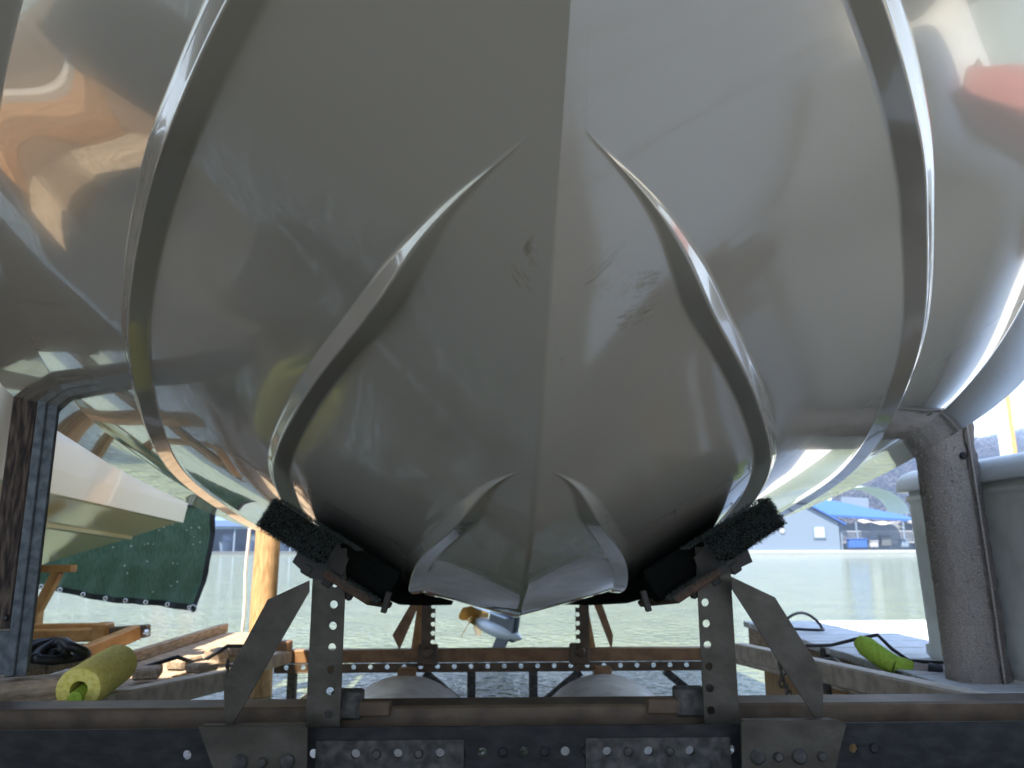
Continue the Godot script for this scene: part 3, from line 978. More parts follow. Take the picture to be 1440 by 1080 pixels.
func make_carpet_post() -> void:
	var t := thing("guide_post", "tall guide post wrapped in shaggy brown carpet, standing in front of the grey dock box", "post", P(1.99, -.6, 3.3))
	var f := FastNoiseLite.new()
	f.seed = 61
	f.frequency = 3.0
	var rows := []
	for i in 77:
		var h := -.95 + i * .0205
		var row := []
		for j in 49:
			var a := TAU * j / 48.0
			var n := f.get_noise_3d(cos(a) * 1.2, h * 2.2, sin(a) * 1.2) * .007 + f.get_noise_3d(cos(a) * 8.0, h * 16.0, sin(a) * 8.0) * .004
			var r := .108 + n
			row.append(P(1.985 + cos(a) * r + (h + .55) * -.03, h, 3.3 + sin(a) * r))
		rows.append(row)
	put("carpet_wrap", sheet(rows), M.post_carpet, t)
	rows = []
	for i in 77:
		var h := -.95 + i * .0205
		var row := []
		for j in 15:
			var u := j / 14.0
			var a := -1.28 + u * 1.55
			var n := f.get_noise_3d(cos(a) * 1.2 + 5.0, h * 2.6, sin(a) * 1.2) * .02
			var r := .119 + n + (.012 if h > -.66 and h < -.58 else 0.0) * 0.0
			row.append(P(1.99 + cos(a) * r + (h + .55) * -.03, h, 3.3 + sin(a) * r))
		rows.append(row)
	put("carpet_flap", sheet(rows), M.post_carpet_dark, t)
	var fib := mb()
	var r := RandomNumberGenerator.new()
	r.seed = 62
	for i in 9000:
		var a := r.randf_range(PI, TAU + .5)
		var h := r.randf_range(-.8, .5)
		var rr := .110
		var p := P(1.985 + cos(a) * rr + (h + .55) * -.03, h, 3.3 + sin(a) * rr)
		var dirv := Vector3(cos(a) + r.randfn(0, .5), r.randfn(-.3, .5), -sin(a) + r.randfn(0, .5)).normalized()
		var sx := Vector3(r.randfn(0, 1), r.randfn(0, 1), r.randfn(0, 1)).normalized() * r.randf_range(.0012, .003)
		tri_out(fib, p - sx, p + sx, p + dirv * r.randf_range(.006, .017), p - Vector3(0, 0, -1))
	var fo := obj("carpet_pile", fib, M.post_pile, t)
	fo.set_meta("kind", "stuff")
	var st := mb()
	tube(st, [P(2.036, -.95, 3.182), P(2.024, -.2, 3.182), P(2.0, .6, 3.182)], .005, 6)
	obj("seam", st, M.post_carpet, t)
	st = mb()
	for a in [-.2]: disc_bolt(st, P(1.975, .355, 3.185), Vector3(0, 0, 1), .016, .008)
	obj("nail_head", st, M.black_rubber, t)

func make_dock_box() -> void:
	var t := thing("dock_box", "pale grey fibreglass dock storage box with overhanging lid, right of the carpeted post", "storage box", P(2.55, -.555, 3.2))
	var body := mb()
	var rows := []
	# tapered body: rounded rectangle rings
	var ring := func(h: float, grow: float, r: float) -> Array:
		var x0 := 2.12 - grow; var x1 := 2.95 + grow; var s0 := 1.15 - grow; var s1 := 3.91 + grow
		var out := []
		for c in [[x1 - r, s1 - r, 0.0], [x0 + r, s1 - r, PI * .5], [x0 + r, s0 + r, PI], [x1 - r, s0 + r, PI * 1.5]]:
			for k in 7:
				var a: float = c[2] + PI * .5 * k / 6.0
				out.append(P(c[0] + cos(a) * r, h, c[1] + sin(a) * r))
		out.append(out[0])
		return out
	for q in [[-.552, .0, .05], [-.53, .012, .05], [-.49, .012, .05], [-.485, .0, .05], [.0, .012, .05], [.19, .016, .05], [.20, .026, .05], [.225, .026, .05], [.23, .014, .05], [.25, .014, .05]]:
		rows.append(ring.call(q[0], q[1], q[2]))
	for r in rows: r.reverse()
	put("body", sheet(rows), M.fibreglass, t)
	rows = []
	for q in [[.248, .0, .05], [.246, .052, .06], [.252, .060, .06], [.30, .056, .06], [.335, .035, .06], [.352, .0, .06], [.365, -.10, .06], [.37, -.30, .02]]:
		rows.append(ring.call(q[0], q[1], q[2]))
	for r in rows: r.reverse()
	var lid := put("lid", sheet(rows), M.lid, t)
	var st := mb()
	box(st, P(2.085, .235, 3.55), Vector3(.02, .05, .09), Basis(), .004)
	obj("latch", st, M.dark_steel, lid)
	if body == null: return

func make_left_dock() -> void:
	# timber landing at the near left
	var t := thing("timber_landing", "rough timber landing of stacked beams at the near left under the steel post", "dock", P(-2, -.5, 2.9))
	var st := mb()
	box(st, P(-2.2, -.45, 2.52), Vector3(1.28, .07, .13), Basis(Vector3.UP, .03), .008)
	obj("beam", st, M.wood_x, t)
	st = mb()
	box(st, P(-2.2, -.523, 2.51), Vector3(1.28, .07, .14), Basis(Vector3.UP, .03), .008)
	obj("beam", st, M.wood_x, t)
	st = mb()
	box(st, P(-1.475, -.452, 2.62), Vector3(.25, .075, .13), Basis(Vector3.UP, .55), .01)
	obj("beam", st, M.wood_x, t)
	st = mb()
	box(st, P(-1.475, -.53, 2.60), Vector3(.24, .075, .14), Basis(Vector3.UP, .5), .01)
	obj("beam", st, M.wood_x, t)
	planks_across(t, -3.6, -1.62, 2.6, 3.25, -.425, M.wood_x)
	for q in [[-1.52, -.535, 2.50], [-1.46, -.53, 2.52], [-1.60, -.56, 2.47]]:
		st = mb()
		disc_bolt(st, P(q[0], q[1], q[2] - .04), Vector3(.25, 0, .97).normalized(), .02, .025)
		obj("bolt", st, M.dark_steel, t)
	# long finger behind
	var d := thing("finger_dock", "narrow tan plank dock between the two boat slips with a raised kerb board", "dock", P(-2, -.7, 5))
	planks_across(d, -2.27, -1.80, 3.3, 6.75, -.72, M.wood_x)
	st = mb()
	box(st, P(-2.25, -.685, 5.0), Vector3(.05, .07, 3.6), Basis(), .006)
	obj("kerb_board", st, M.wood, d)
	st = mb()
	box(st, P(-1.80, -.80, 5.0), Vector3(.045, .16, 3.5), Basis(), .006)
	obj("fascia_board", st, M.wood, d)
	for q in [[-1.83, -.66, 4.35, .13, .06, .2, .3], [-1.74, -.655, 4.62, .11, .06, .2, -.2], [-1.66, -.655, 4.9, .12, .08, .18, .5], [-1.60, -.66, 4.5, .1, .05, .16, -.4], [-1.58, -.665, 5.2, .2, .06, .12, .1]]:
		var b := thing("timber_offcut", ["short timber offcut nearest the yellow foam roll on the left dock", "second timber offcut along the left dock beyond the yellow roll", "thick timber offcut third along the left dock", "small timber offcut tucked against the left lift beam", "long flat timber offcut nearest the diagonal brace"][used.get("timber_offcut", -1) + 1], "timber", P(q[0], q[1], q[2]), "timber offcuts on the left dock")
		st = mb()
		box(st, P(q[0], q[1], q[2]), Vector3(q[3], q[4], q[5]), Basis(Vector3.UP, q[6]), .012)
		obj("block", st, M.wood, b)
	var ln := thing("mooring_line", "thin black line lying along the left dock among the timber offcuts", "rope", P(-1.7, -.62, 4.6))
	st = mb()
	tube(st, [P(-2.05, -.60, 4.2), P(-1.88, -.645, 4.35), P(-1.72, -.60, 4.45), P(-1.66, -.66, 4.6), P(-1.6, -.60, 4.9), P(-1.5, -.64, 5.2)], .012, 7)
	obj("line", st, M.black_rubber, ln)
	# piling at the end of the finger
	var p := thing("dock_piling", "round orange wooden piling standing in the water at the left dock's end", "piling", P(-1.99, -1.25, 6.95))
	st = mb()
	var pts := []
	var rad := []
	for i in 9:
		pts.append(P(-1.985 + .004 * sin(i * 2.0), -1.6 + i * .4, 6.95)); rad.append(.108 + .002 * sin(i * 3.0))
	tube(st, pts, rad, 22)
	obj("trunk", st, M.wood_y, p)
	st = mb()
	pts = []
	for i in 16: pts.append(P(-2.125 + .006 * sin(i * 1.1) - .001 * i * 0.0, -.72 + i * .12, 6.86))
	tube(st, pts, .014, 8)
	obj("white_line", st, M.white_plastic, p)
	# steel post with plank
	var sp := thing("steel_post", "dark steel channel post with a weathered plank bolted to it at far left", "post", P(-1.54, -.4, 2.62))
	st = mb()
	box(st, P(-1.503, .7, 2.60), Vector3(.03, 2.2, .085), Basis(Vector3.UP, .0), .003)
	box(st, P(-1.475, .7, 2.57), Vector3(.04, 2.2, .008), Basis(), .002)
	obj("channel", st, M.blue_steel, sp)
	st = mb()
	box(st, P(-1.56, -.33, 2.575), Vector3(.085, .13, .012), Basis(), .003)
	obj("foot_plate", st, M.blue_steel, sp)
	st = mb()
	box(st, P(-1.572, .76, 2.60), Vector3(.085, 2.04, .045), Basis(), .005)
	obj("plank", st, M.dark_wood, sp)
	st = mb()
	disc_bolt(st, P(-1.545, -.225, 2.577), Vector3(0, 0, 1), .01, .006)
	obj("bolt", st, M.black_rubber, sp)
	# yellow foam roll
	var y := thing("foam_roll", "hollow yellow foam roll lying on the timber landing's corner", "foam roll", P(-1.35, -.44, 2.8))
	var a := P(-1.285, -.440, 2.56)
	var b := P(-1.355, -.420, 2.96)
	st = mb()
	pts = [a.lerp(b, .0), a.lerp(b, .02), a.lerp(b, .5), a.lerp(b, .54), a.lerp(b, .57), a.lerp(b, .97), b]
	tube(st, pts, [.062, .068, .069, .066, .069, .068, .062], 26, false)
	var ax := (b - a).normalized()
	var sx := Vector3.UP.cross(ax).normalized()
	var sy := ax.cross(sx)
	for e in [[a, -1.0], [b, 1.0]]:
		for k in 26:
			var t0: float = TAU * k / 26.0
			var t1: float = TAU * (k + 1) / 26.0
			var d0 := sx * cos(t0) + sy * sin(t0)
			var d1 := sx * cos(t1) + sy * sin(t1)
			quad_out(st, e[0] + d0 * .062, e[0] + d1 * .062, e[0] + d1 * .026, e[0] + d0 * .026, e[0] - ax * e[1])
	tube(st, [a + ax * .001, b - ax * .001], .026, 20, false)
	var ro := obj("roll", st, M.foam_yellow, y)
	st = mb()
	tube(st, [a - ax * .03 - sy * .02 - sx * .0, a + ax * .2 - sy * .004], .021, 18)
	obj("green_core", st, M.foam_green, ro)
	# black hoses behind the post
	var h := thing("hose_coil", "tangle of black hoses and fittings on the landing beside the steel post", "hose", P(-1.6, -.38, 2.95))
	for k in 4:
		st = mb()
		pts = []
		for i in 16:
			var q := TAU * i / 15.0 * (.75 + .12 * k)
			pts.append(P(-1.70 + .06 * k + cos(q + k) * .075, -.385 + sin(q + k) * .03 + .006 * k, 2.98 + sin(q * 2.0 + k) * .05 - .03 * k))
		tube(st, pts, .017, 9)
		obj("hose", st, M.black_rubber, h)
	st = mb()
	tube(st, [P(-1.83, -.30, 3.0), P(-1.80, -.305, 3.0), P(-1.75, -.33, 2.98), P(-1.72, -.37, 2.96)], .014, 9)
	disc_bolt(st, P(-1.79, -.395, 2.9), Vector3(0, 0, 1), .022, .02)
	obj("fitting", st, M.mud, h)

func make_neighbour() -> void:
	var nb := thing("motor_boat", "cream neighbouring boat hull at far left seen past its stern corner", "boat", P(-4.1, -.1, 4.0))
	# section knots: sheer, chine, chine inner, strake out, strake in, keel; centre line at x = -4.05
	var cx := -4.08
	var sec := func(s: float) -> Array:
		var bow: float = clamp((4.7 - s) / 1.0, 0.0, 1.0)
		var k: float = sqrt(max(0.0, 1.0 - bow * bow))
		var up := bow * bow * .9
		var ch := .19 + .06 * (7.0 - s) + up * .4
		return [Vector2(1.40 * pow(k, .7) + .01, ch + .72), Vector2(1.345 * k + .01, ch + .143), Vector2(1.33 * k, ch), Vector2(1.27 * k, ch - .002), Vector2(.90 * k, ch - .118), Vector2(.89 * k, ch - .145), Vector2(.82 * k, ch - .148), Vector2(0, ch - .40 + up * .3)]
	var stations := []
	var s := 3.71
	while s < 7.0: stations.append(s); s += .12
	stations.append(7.0)
	var st := mb()
	var low := mb()
	var sm := 0
	for i in stations.size() - 1:
		var a: Array = sec.call(stations[i])
		var b: Array = sec.call(stations[i + 1])
		for side in [-1, 1]:
			for j in 7:
				var t: SurfaceTool = st if j < 2 else low
				var from := P(cx, .35, (stations[i] + stations[i + 1]) * .5)
				smooth_id = 9000 + j * 2 + (1 if side > 0 else 0)
				t.set_smooth_group(smooth_id)
				quad_out(t, P(cx + side * a[j].x, a[j].y, stations[i]), P(cx + side * b[j].x, b[j].y, stations[i + 1]), P(cx + side * b[j + 1].x, b[j + 1].y, stations[i + 1]), P(cx + side * a[j + 1].x, a[j + 1].y, stations[i]), from)
	st.set_smooth_group(-1)
	low.set_smooth_group(-1)
	var e: Array = sec.call(7.0)
	for side in [-1, 1]:
		for j in 7:
			tri_out(st, P(cx + side * e[j].x, e[j].y, 7.0), P(cx + side * e[j + 1].x, e[j + 1].y, 7.0), P(cx, .5, 7.0), P(cx, .5, 5.0))
	for i in stations.size() - 1:
		var a: Array = sec.call(stations[i])
		var b: Array = sec.call(stations[i + 1])
		quad_out(st, P(cx - a[0].x, a[0].y, stations[i]), P(cx + a[0].x, a[0].y, stations[i]), P(cx + b[0].x, b[0].y, stations[i + 1]), P(cx - b[0].x, b[0].y, stations[i + 1]), P(cx, -1, 3))
	smooth_id = 20000
	obj("topsides", st, M.cream, nb)
	obj("bottom", low, M.cream_low, nb)
	if sm > 0: return
	# the lift under it
	var lf := thing("boat_lift", "orange tan lift frame under the cream boat at far left", "boat lift", P(-3.5, -.5, 5.5))
	st = mb()
	bar(st, P(-6.0, -.20, 6.2), P(-3.245, -.178, 6.2), .1, .055, .006)
	obj("bunk_beam", st, M.orange_paint, lf)
	st = mb()
	bar(st, P(-3.36, -.20, 6.2), P(-3.50, -.52, 6.2), .07, .07, .006)
	bar(st, P(-3.50, -.50, 6.2), P(-3.50, -1.2, 6.2), .09, .09, .006)
	obj("bunk_post", st, M.orange_paint, lf)
	st = mb()
	bar(st, P(-5.6, -.575, 5.0), P(-2.42, -.54, 5.0), .10, .075, .008)
	obj("cross_beam", st, M.orange_paint, lf)
	st = mb()
	bar(st, P(-5.6, -.515, 5.06), P(-2.42, -.492, 5.06), .05, .03, .006)
	obj("cross_beam_rail", st, M.orange_paint, lf)
	st = mb()
	box(st, P(-2.40, -.525, 5.0), Vector3(.09, .11, .12), Basis(), .01)
	obj("joint_collar", st, M.orange_paint, lf)
	st = mb()
	bar(st, P(-2.36, -.535, 5.02), P(-2.13, -.522, 5.02), .075, .075, .008)
	obj("beam_stub", st, M.tan_paint, lf)
	st = mb()
	disc_bolt(st, P(-2.128, -.53, 4.97), Vector3(1, 0, .4).normalized(), .022, .02)
	disc_bolt(st, P(-2.64, -.62, 4.93), Vector3(0, 0, 1), .016, .02)
	obj("bolt", st, M.steel_bright, lf)
	st = mb()
	bar(st, P(-2.19, -.525, 5.0), P(-2.38, -.635, 4.55), .07, .085, .008)
	obj("diagonal_arm", st, M.orange_paint, lf)
	st = mb()
	bar(st, P(-5.6, -.66, 5.1), P(-2.5, -.635, 5.1), .06, .06, .006)
	obj("lower_rail", st, M.dark_tan, lf)
	st = mb()
	box(st, P(-2.52, -.69, 4.75), Vector3(.14, .02, .06), Basis(), .004)
	obj("white_tag", st, M.white_plastic, lf)
	# green shade cloth hung at the slip's far end
	var sc := thing("shade_cloth", "dark green mesh shade cloth with black hem and grommets hanging behind the cream boat", "shade cloth", P(-3.4, .3, 7.6))
	var tl := Vector2(-4.45, .40)
	var tr := Vector2(-2.675, .345)
	var brc := Vector2(-2.80, -.615)
	var blc := Vector2(-4.45, -.40)
	var f := FastNoiseLite.new()
	f.seed = 71
	f.frequency = 2.0
	var at := func(u: float, v: float, off: float) -> Vector3:
		var q := tl.lerp(tr, u).lerp(blc.lerp(brc, u), v)
		q.y += .03 * sin(u * 9.0) * v * (1.0 - u) + .02 * sin(v * PI) * 0.0
		q.x += .05 * sin(v * PI) * u
		var z := 7.6 + .022 * sin(u * 40.0 + v * 1.5) * (.4 + v) + .02 * sin(u * 17.0) + f.get_noise_2d(u * 2.0, v * 1.0) * .05
		return P(q.x, q.y, z - off)
	var piece := func(u0: float, u1: float, v0: float, v1: float, off: float, nu: int, nv: int) -> ArrayMesh:
		var rows := []
		for i in nv + 1:
			var row := []
			for j in nu + 1: row.append(at.call(lerp(u0, u1, float(j) / nu), lerp(v0, v1, float(i) / nv), off))
			rows.append(row)
		return sheet(rows)
	var cl := put("cloth", piece.call(0, 1, 0, 1, 0, 110, 44), M.shade_cloth, sc)
	put("hem", piece.call(0.0, 1.0, .945, 1.003, .008, 110, 3), M.cloth_hem, cl)
	put("hem", piece.call(.972, 1.003, 0.0, 1.0, .010, 3, 44), M.cloth_hem, cl)
	for k in 9:
		st = mb()
		var g: Vector3 = at.call(.985 if k == 0 else .12 * k, .975, .016)
		var ring := []
		for i in 13: ring.append(g + Vector3(cos(TAU * i / 12.0), sin(TAU * i / 12.0), 0) * (.030 if k == 0 else .017))
		tube(st, ring, .008, 6, false)
		obj("grommet", st, M.steel_bright, cl)
	st = mb()
	for i in 26:
		var c: Vector3 = at.call(rng.randf_range(.45, .95), rng.randf_range(.1, .93), .012)
		disc_bolt(st, c, Vector3(0, 0, 1), rng.randf_range(.004, .009), .003, 6)
	var dr := obj("pale_specks", st, M.white_plastic, cl)
	dr.set_meta("kind", "stuff")
	st = mb()
	bar(st, P(-6.8, .42, 7.6), P(-2.6, .36, 7.6), .03, .03, .006)
	obj("hanging_rail", st, M.dark_steel, sc)

func make_roof() -> void:
	var t := thing("slip_roof", "wooden roof over the boat slips, seen only as a reflection in the hull", "roof", P(-1.5, 2.6, 1.5))
	var st := mb()
	for q in [[-4.1, -.404, -6.0, 2.5], [-.4, 1.4, -6.0, 3.0], [-9.5, -4.104, -6.0, .5], [-9.5, -3.2, 1.0, 3.7], [-9.5, -3.3, 4.9, 6.4]]:
		st = mb()
		box(st, P((q[0] + q[1]) * .5, 2.95, (q[2] + q[3]) * .5), Vector3(q[1] - q[0], .06, q[3] - q[2]), Basis(), .01)
		obj("roof_deck", st, M.roof_wood, t)
		var n := int((q[3] - q[2]) / .75)
		for k in n:
			st = mb()
			box(st, P((q[0] + q[1]) * .5, 2.83, q[2] + .3 + k * .75), Vector3(q[1] - q[0], .18, .05), Basis(), .004)
			obj("rafter", st, M.roof_wood, t)
		for x in [q[0] + .1, q[1] - .1]:
			st = mb()
			box(st, P(x, 2.62, (q[2] + q[3]) * .5), Vector3(.14, .24, q[3] - q[2]), Basis(), .006)
			obj("beam", st, M.roof_wood, t)
	for q in [[-4.0, -5.6], [.9, -5.6], [-5.3, -5.6], [-5.7, 3.2]]:
		st = mb()
		box(st, P(q[0], .65, q[1]), Vector3(.15, 3.7, .15), Basis(), .008)
		obj("roof_post", st, M.wood_y, t)
	var dp := thing("divider_post", "tall orange timber post and header between the slips, mirrored in the grey hull", "post", P(-2.63, -.7, 4.4))
	st = mb()
	box(st, P(-2.63, .9, 4.4), Vector3(.115, 3.3, .13), Basis(), .006)
	obj("post", st, M.wood_y, dp)
	st = mb()
	box(st, P(-2.63, 2.66, 4.9), Vector3(.11, .24, 3.7), Basis(), .006)
	obj("header", st, M.orange_wood, dp)
	# walkway in front of the slips, where the viewer crouches
	var w := thing("front_walkway", "plank walkway across the head of the slips, mirrored in the hull", "dock", P(0, -.6, -.8))
	for k in 52:
		st = mb()
		box(st, P(-1.5, -.66 + rng.randf_range(-.0004, .0004), -6.0 + k * .145), Vector3(5.0, .038, .1445), Basis(), .001)
		obj("plank", st, M.walk_wood, w)
	var ld := thing("side_landing", "dark timber landing crossed by an orange beam, mirrored in the grey hull", "dock", P(-4.4, -.6, 2.4))
	for k in 15:
		st = mb()
		box(st, P(-6.2, -.66 + rng.randf_range(-.004, .004), 1.22 + k * .145), Vector3(6.5, .038, .135), Basis(), .004)
		obj("plank", st, M.fence_wood, ld)
	st = mb()
	bar(st, P(-6.2, -.60, 2.22), P(-3.0, -.60, 3.42), .09, .08, .006)
	obj("orange_beam", st, M.orange_beam, ld)
	st = mb()
	bar(st, P(-6.2, -.60, 2.37), P(-3.1, -.60, 3.53), .05, .085, .006)
	obj("white_batten", st, M.white_plastic, ld)
	# timber fence wall to the left of the walkway, in the sun
	var fw := thing("plank_fence", "dark brown plank partition before the cream boat's bow, mirrored in the hull", "fence", P(-4.5, -.6, 3.6))
	for k in 18:
		st = mb()
		box(st, P(-6.1 + k * .19, .55, 3.60 + .012 * (k % 2)), Vector3(.178, 2.2, .03), Basis(), .004)
		obj("board", st, M.fence_wood, fw)
	for h in [-.2, 1.3]:
		st = mb()
		box(st, P(-4.5, h, 3.66), Vector3(3.4, .09, .05), Basis(), .004)
		obj("rail", st, M.fence_wood, fw)
	# the next boathouse to the right, out of view but mirrored in the hull
	var rw := thing("boathouse_wall", "grey board side wall of the next boathouse to the right, mirrored in the hull", "wall", P(6.5, .5, 1.0))
	for k in 24:
		st = mb()
		box(st, P(6.6, .7, -6.5 + k * .35), Vector3(.04, 3.8, .335), Basis(), .004)
		obj("board", st, M.grey_board, rw)
	st = mb()
	box(st, P(7.2, 2.75, -2.3), Vector3(6.8, .08, 8.8), Basis(Vector3(0, 0, 1), .08), .01)
	obj("roof_edge", st, M.roof_wood, rw)
	# a red towel left on the dock box's lid
	var tw := thing("towel", "crumpled red towel on the dock box lid, a pink patch mirrored in the hull", "towel", P(2.45, .36, 1.85))
	var f := FastNoiseLite.new()
	f.seed = 66
	f.frequency = 3.5
	var rows := []
	for i in 25:
		var row := []
		for j in 25:
			var u := i / 24.0
			var v := j / 24.0
			var edge := sin(PI * u) * sin(PI * v)
			row.append(P(2.10 + .55 * u + .03 * sin(v * 7.0), .372 + (.20 * sqrt(edge) + .09 * f.get_noise_2d(u * 2.0, v * 2.0)) * soft(edge * 3.0), 1.45 + .75 * v + .03 * sin(u * 9.0)))
		rows.append(row)
	put("cloth", sheet(rows), M.red_cloth, tw)

# ---------- water, far shore ----------
func make_water() -> void:
	var st := mb()
	var n := 24
	var ring := [0.0, 4, 8, 16, 40, 100, 300, 620]
	for i in ring.size() - 1:
		for k in n:
			var a0 := TAU * k / n
			var a1 := TAU * (k + 1) / n
			var p := func(r: float, a: float) -> Vector3: return Vector3(cos(a) * r, 0, sin(a) * r)
			if i == 0: tri_out(st, p.call(0, 0), p.call(ring[1], a0), p.call(ring[1], a1), Vector3(0, -100, 0))
			else: quad_out(st, p.call(ring[i], a0), p.call(ring[i], a1), p.call(ring[i + 1], a1), p.call(ring[i + 1], a0), Vector3(0, -100, 0))
	var w := obj("lake_water", st, M.water)
	tag(w, "pale green rippled lake water", "", "", "structure")

func hill_y(x: float, s: float) -> float:
	var f := FastNoiseLite.new()
	f.seed = 83
	f.frequency = .004
	f.fractal_octaves = 4
	var rise := soft((s - 190.0) / 320.0)
	var base: float = 56.0 + 26.0 * sin(x * .006 + .4) + 14.0 * sin(x * .017)
	return -1.5 + rise * (base + 22.0 * f.get_noise_2d(x, s))

func make_hills() -> void:
	var rows := []
	for i in 20:
		var s := 150.0 + i * 22.0
		var row := []
		for j in 90:
			var x := -520.0 + j * 1100.0 / 89.0
			row.append(Vector3(x, hill_y(x, s), -s))
		rows.append(row)
	for r in rows: r.reverse()
	var h := put("wooded_hills", sheet(rows), M.hill)
	tag(h, "hazy blue wooded hills beyond the lake", "", "", "structure")
	# bare winter woods on the slope: one mass of crowns
	var crown := mb()
	var r := RandomNumberGenerator.new()
	r.seed = 90
	for k in 40:
		var d := Vector3(r.randfn(0, .5), r.randf_range(.1, 1.0), r.randfn(0, .5))
		var q := d + Vector3(r.randfn(0, .5), r.randf_range(.1, .5), r.randfn(0, .5))
		var sd := Vector3(r.randfn(0, 1), r.randfn(0, .3), r.randfn(0, 1)).normalized() * .07
		tri_out(crown, d - sd, d + sd, q, d - Vector3(0, 0, -5))
	tri_out(crown, Vector3(-.04, -.3, 0), Vector3(.04, -.3, 0), Vector3(0, .8, 0), Vector3(0, 0, -5))
	crown.generate_normals()
	var mm := MultiMesh.new()
	mm.transform_format = MultiMesh.TRANSFORM_3D
	mm.mesh = crown.commit()
	var spots := []
	for k in 9000:
		var s := r.randf_range(200.0, 560.0)
		var x := r.randf_range(-.75, .85) * s * 1.0
		spots.append(Transform3D(Basis(Vector3.UP, r.randf() * TAU).scaled(Vector3.ONE * r.randf_range(3.5, 6.0)), Vector3(x, hill_y(x, s) + .8, -s)))
	mm.instance_count = spots.size()
	for i in spots.size(): mm.set_instance_transform(i, spots[i])
	var mi := MultiMeshInstance3D.new()
	mi.multimesh = mm
	mi.material_override = M.twigs
	mi.name = "hillside_woods"
	add_child(mi)
	tag(mi, "bare woods covering the hills", "woods", "", "stuff")

func make_far_shore() -> void:
	# boathouse across the water
	var bh := thing("boathouse", "white floating boathouse with blue roof and cluttered porch across the water at right", "building", Vector3(36, 0, -95))
	var st := mb()
	var at := func(x: float, h: float, s: float) -> Vector3: return P(x, h, s)
	var gable := [Vector2(28.5, -1.0), Vector2(41.0, -1.0), Vector2(41.0, 2.3), Vector2(34.8, 5.6), Vector2(28.5, 2.3)]
	plate(st, gable, 92.0, 7.0)
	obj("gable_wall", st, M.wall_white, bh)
	st = mb()
	box(st, P(38.6, 1.15, 91.94), Vector3(1.5, 1.5, .12), Basis(), .02)
	var wn := obj("window", st, M.wall_white, bh)
	st = mb()
	box(st, P(38.6, 1.15, 91.86), Vector3(1.15, 1.15, .05), Basis(), .01)
	obj("pane", st, M.glass_pale, wn)
	st = mb()
	disc_bolt(st, P(34.2, 1.3, 92.0), Vector3(0, 0, 1), .35, .1)
	obj("vent", st, M.trim_grey, bh)
	for sgn in [-1, 1]:
		st = mb()
		var p0 := P(34.8, 5.85, 95.5)
		var p1: Vector3 = P(34.8 + sgn * 7.0, 2.05, 95.5)
		var dirv := (p1 - p0).normalized()
		box(st, (p0 + p1) * .5, Vector3(p0.distance_to(p1), .18, 7.8), Basis(dirv, Vector3(0, 0, 1).cross(dirv), Vector3(0, 0, 1)), .02)
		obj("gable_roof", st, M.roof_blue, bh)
	# long wing to the right, its roof slope toward us
	st = mb()
	box(st, P(46.2, .7, 97.0), Vector3(10.4, 3.2, 4.0), Basis(), .02)
	obj("wing_wall", st, M.wall_grey, bh)
	st = mb()
	bar(st, P(35.5, 4.0, 95.0), P(52.0, 3.5, 95.0), .18, 1.0)
	st = mb()
	var rq := [P(35.5, 5.7, 97.5), P(43.0, 5.2, 97.5), P(51.6, 2.6, 92.6), P(38.9, 3.35, 92.6)]
	quad_out(st, rq[0], rq[1], rq[2], rq[3], rq[0] - Vector3(0, 5, 0))
	quad_out(st, rq[0] - Vector3(0, .25, 0), rq[1] - Vector3(0, .25, 0), rq[2] - Vector3(0, .25, 0), rq[3] - Vector3(0, .25, 0), rq[0] + Vector3(0, 5, 0))
	quad_out(st, rq[3], rq[2], rq[2] - Vector3(0, .25, 0), rq[3] - Vector3(0, .25, 0), rq[0])
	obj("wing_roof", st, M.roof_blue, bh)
	# porch posts, rails and balusters
	for k in 6:
		st = mb()
		box(st, P(41.4 + k * 1.9, .7, 92.4), Vector3(.18, 3.3, .18), Basis(), .02)
		obj("porch_post", st, M.wall_white, bh)
	for h in [-.05, 1.25]:
		st = mb()
		box(st, P(46.2, h, 92.4), Vector3(9.8, .12, .10), Basis(), .02)
		obj("porch_rail", st, M.trim_grey, bh)
	st = mb()
	for k in 40: box(st, P(41.6 + k * .235, .6, 92.4), Vector3(.05, 1.2, .05), Basis(), .005)
	var bl := obj("balusters", st, M.trim_grey, bh)
	bl.set_meta("kind", "stuff")
	st = mb()
	box(st, P(44, -1.1, 92.5), Vector3(32, .36, 2.0), Basis(), .04)
	obj("float_deck", st, M.trim_grey, bh)
	for q in [[43.0, -.2, 2.2, 1.0, "blue_tub", M.roof_blue], [46.4, .1, 1.2, 1.2, "dark_grill", M.trim_dark], [48.6, -.2, .9, .9, "white_cooler", M.wall_white], [44.9, -.3, 1.0, .7, "grey_bin", M.trim_grey]]:
		var o := thing(q[4], {"blue_tub": "blue tub on the far boathouse porch", "dark_grill": "dark grill on the far boathouse porch", "white_cooler": "white cooler at the right of the far porch", "grey_bin": "grey bin in the middle of the far porch"}[q[4]], q[4].split("_")[1], P(q[0], q[1] - q[3] * .5, 91.9))
		st = mb()
		box(st, P(q[0], q[1], 91.9), Vector3(q[2], q[3], .8), Basis(), .12)
		box(st, P(q[0], q[1] + q[3] * .5 + .06, 91.9), Vector3(q[2] * 1.06, .12, .86), Basis(), .05)
		obj("body", st, q[5], o)
	var um := thing("porch_awning", "pale awning spread above the far porch rail", "awning", P(45, 2.4, 91.5))
	st = mb()
	var rows := []
	for i in 6:
		var row := []
		for j in 15: row.append(P(43.4 + j * .34, 2.55 - .30 * i * .25 - .45 * pow(j / 14.0, 2.0) + .12 * sin(j * .8), 92.3 - i * .35))
		rows.append(row)
	put("fabric", sheet(rows), M.cream_far, um)
	# a pale canopy boat shelter behind
	var cn := thing("canopy_shelter", "pale cyan domed canopy with a white sign board behind the blue roof", "canopy", P(46, 3, 104))
	rows = []
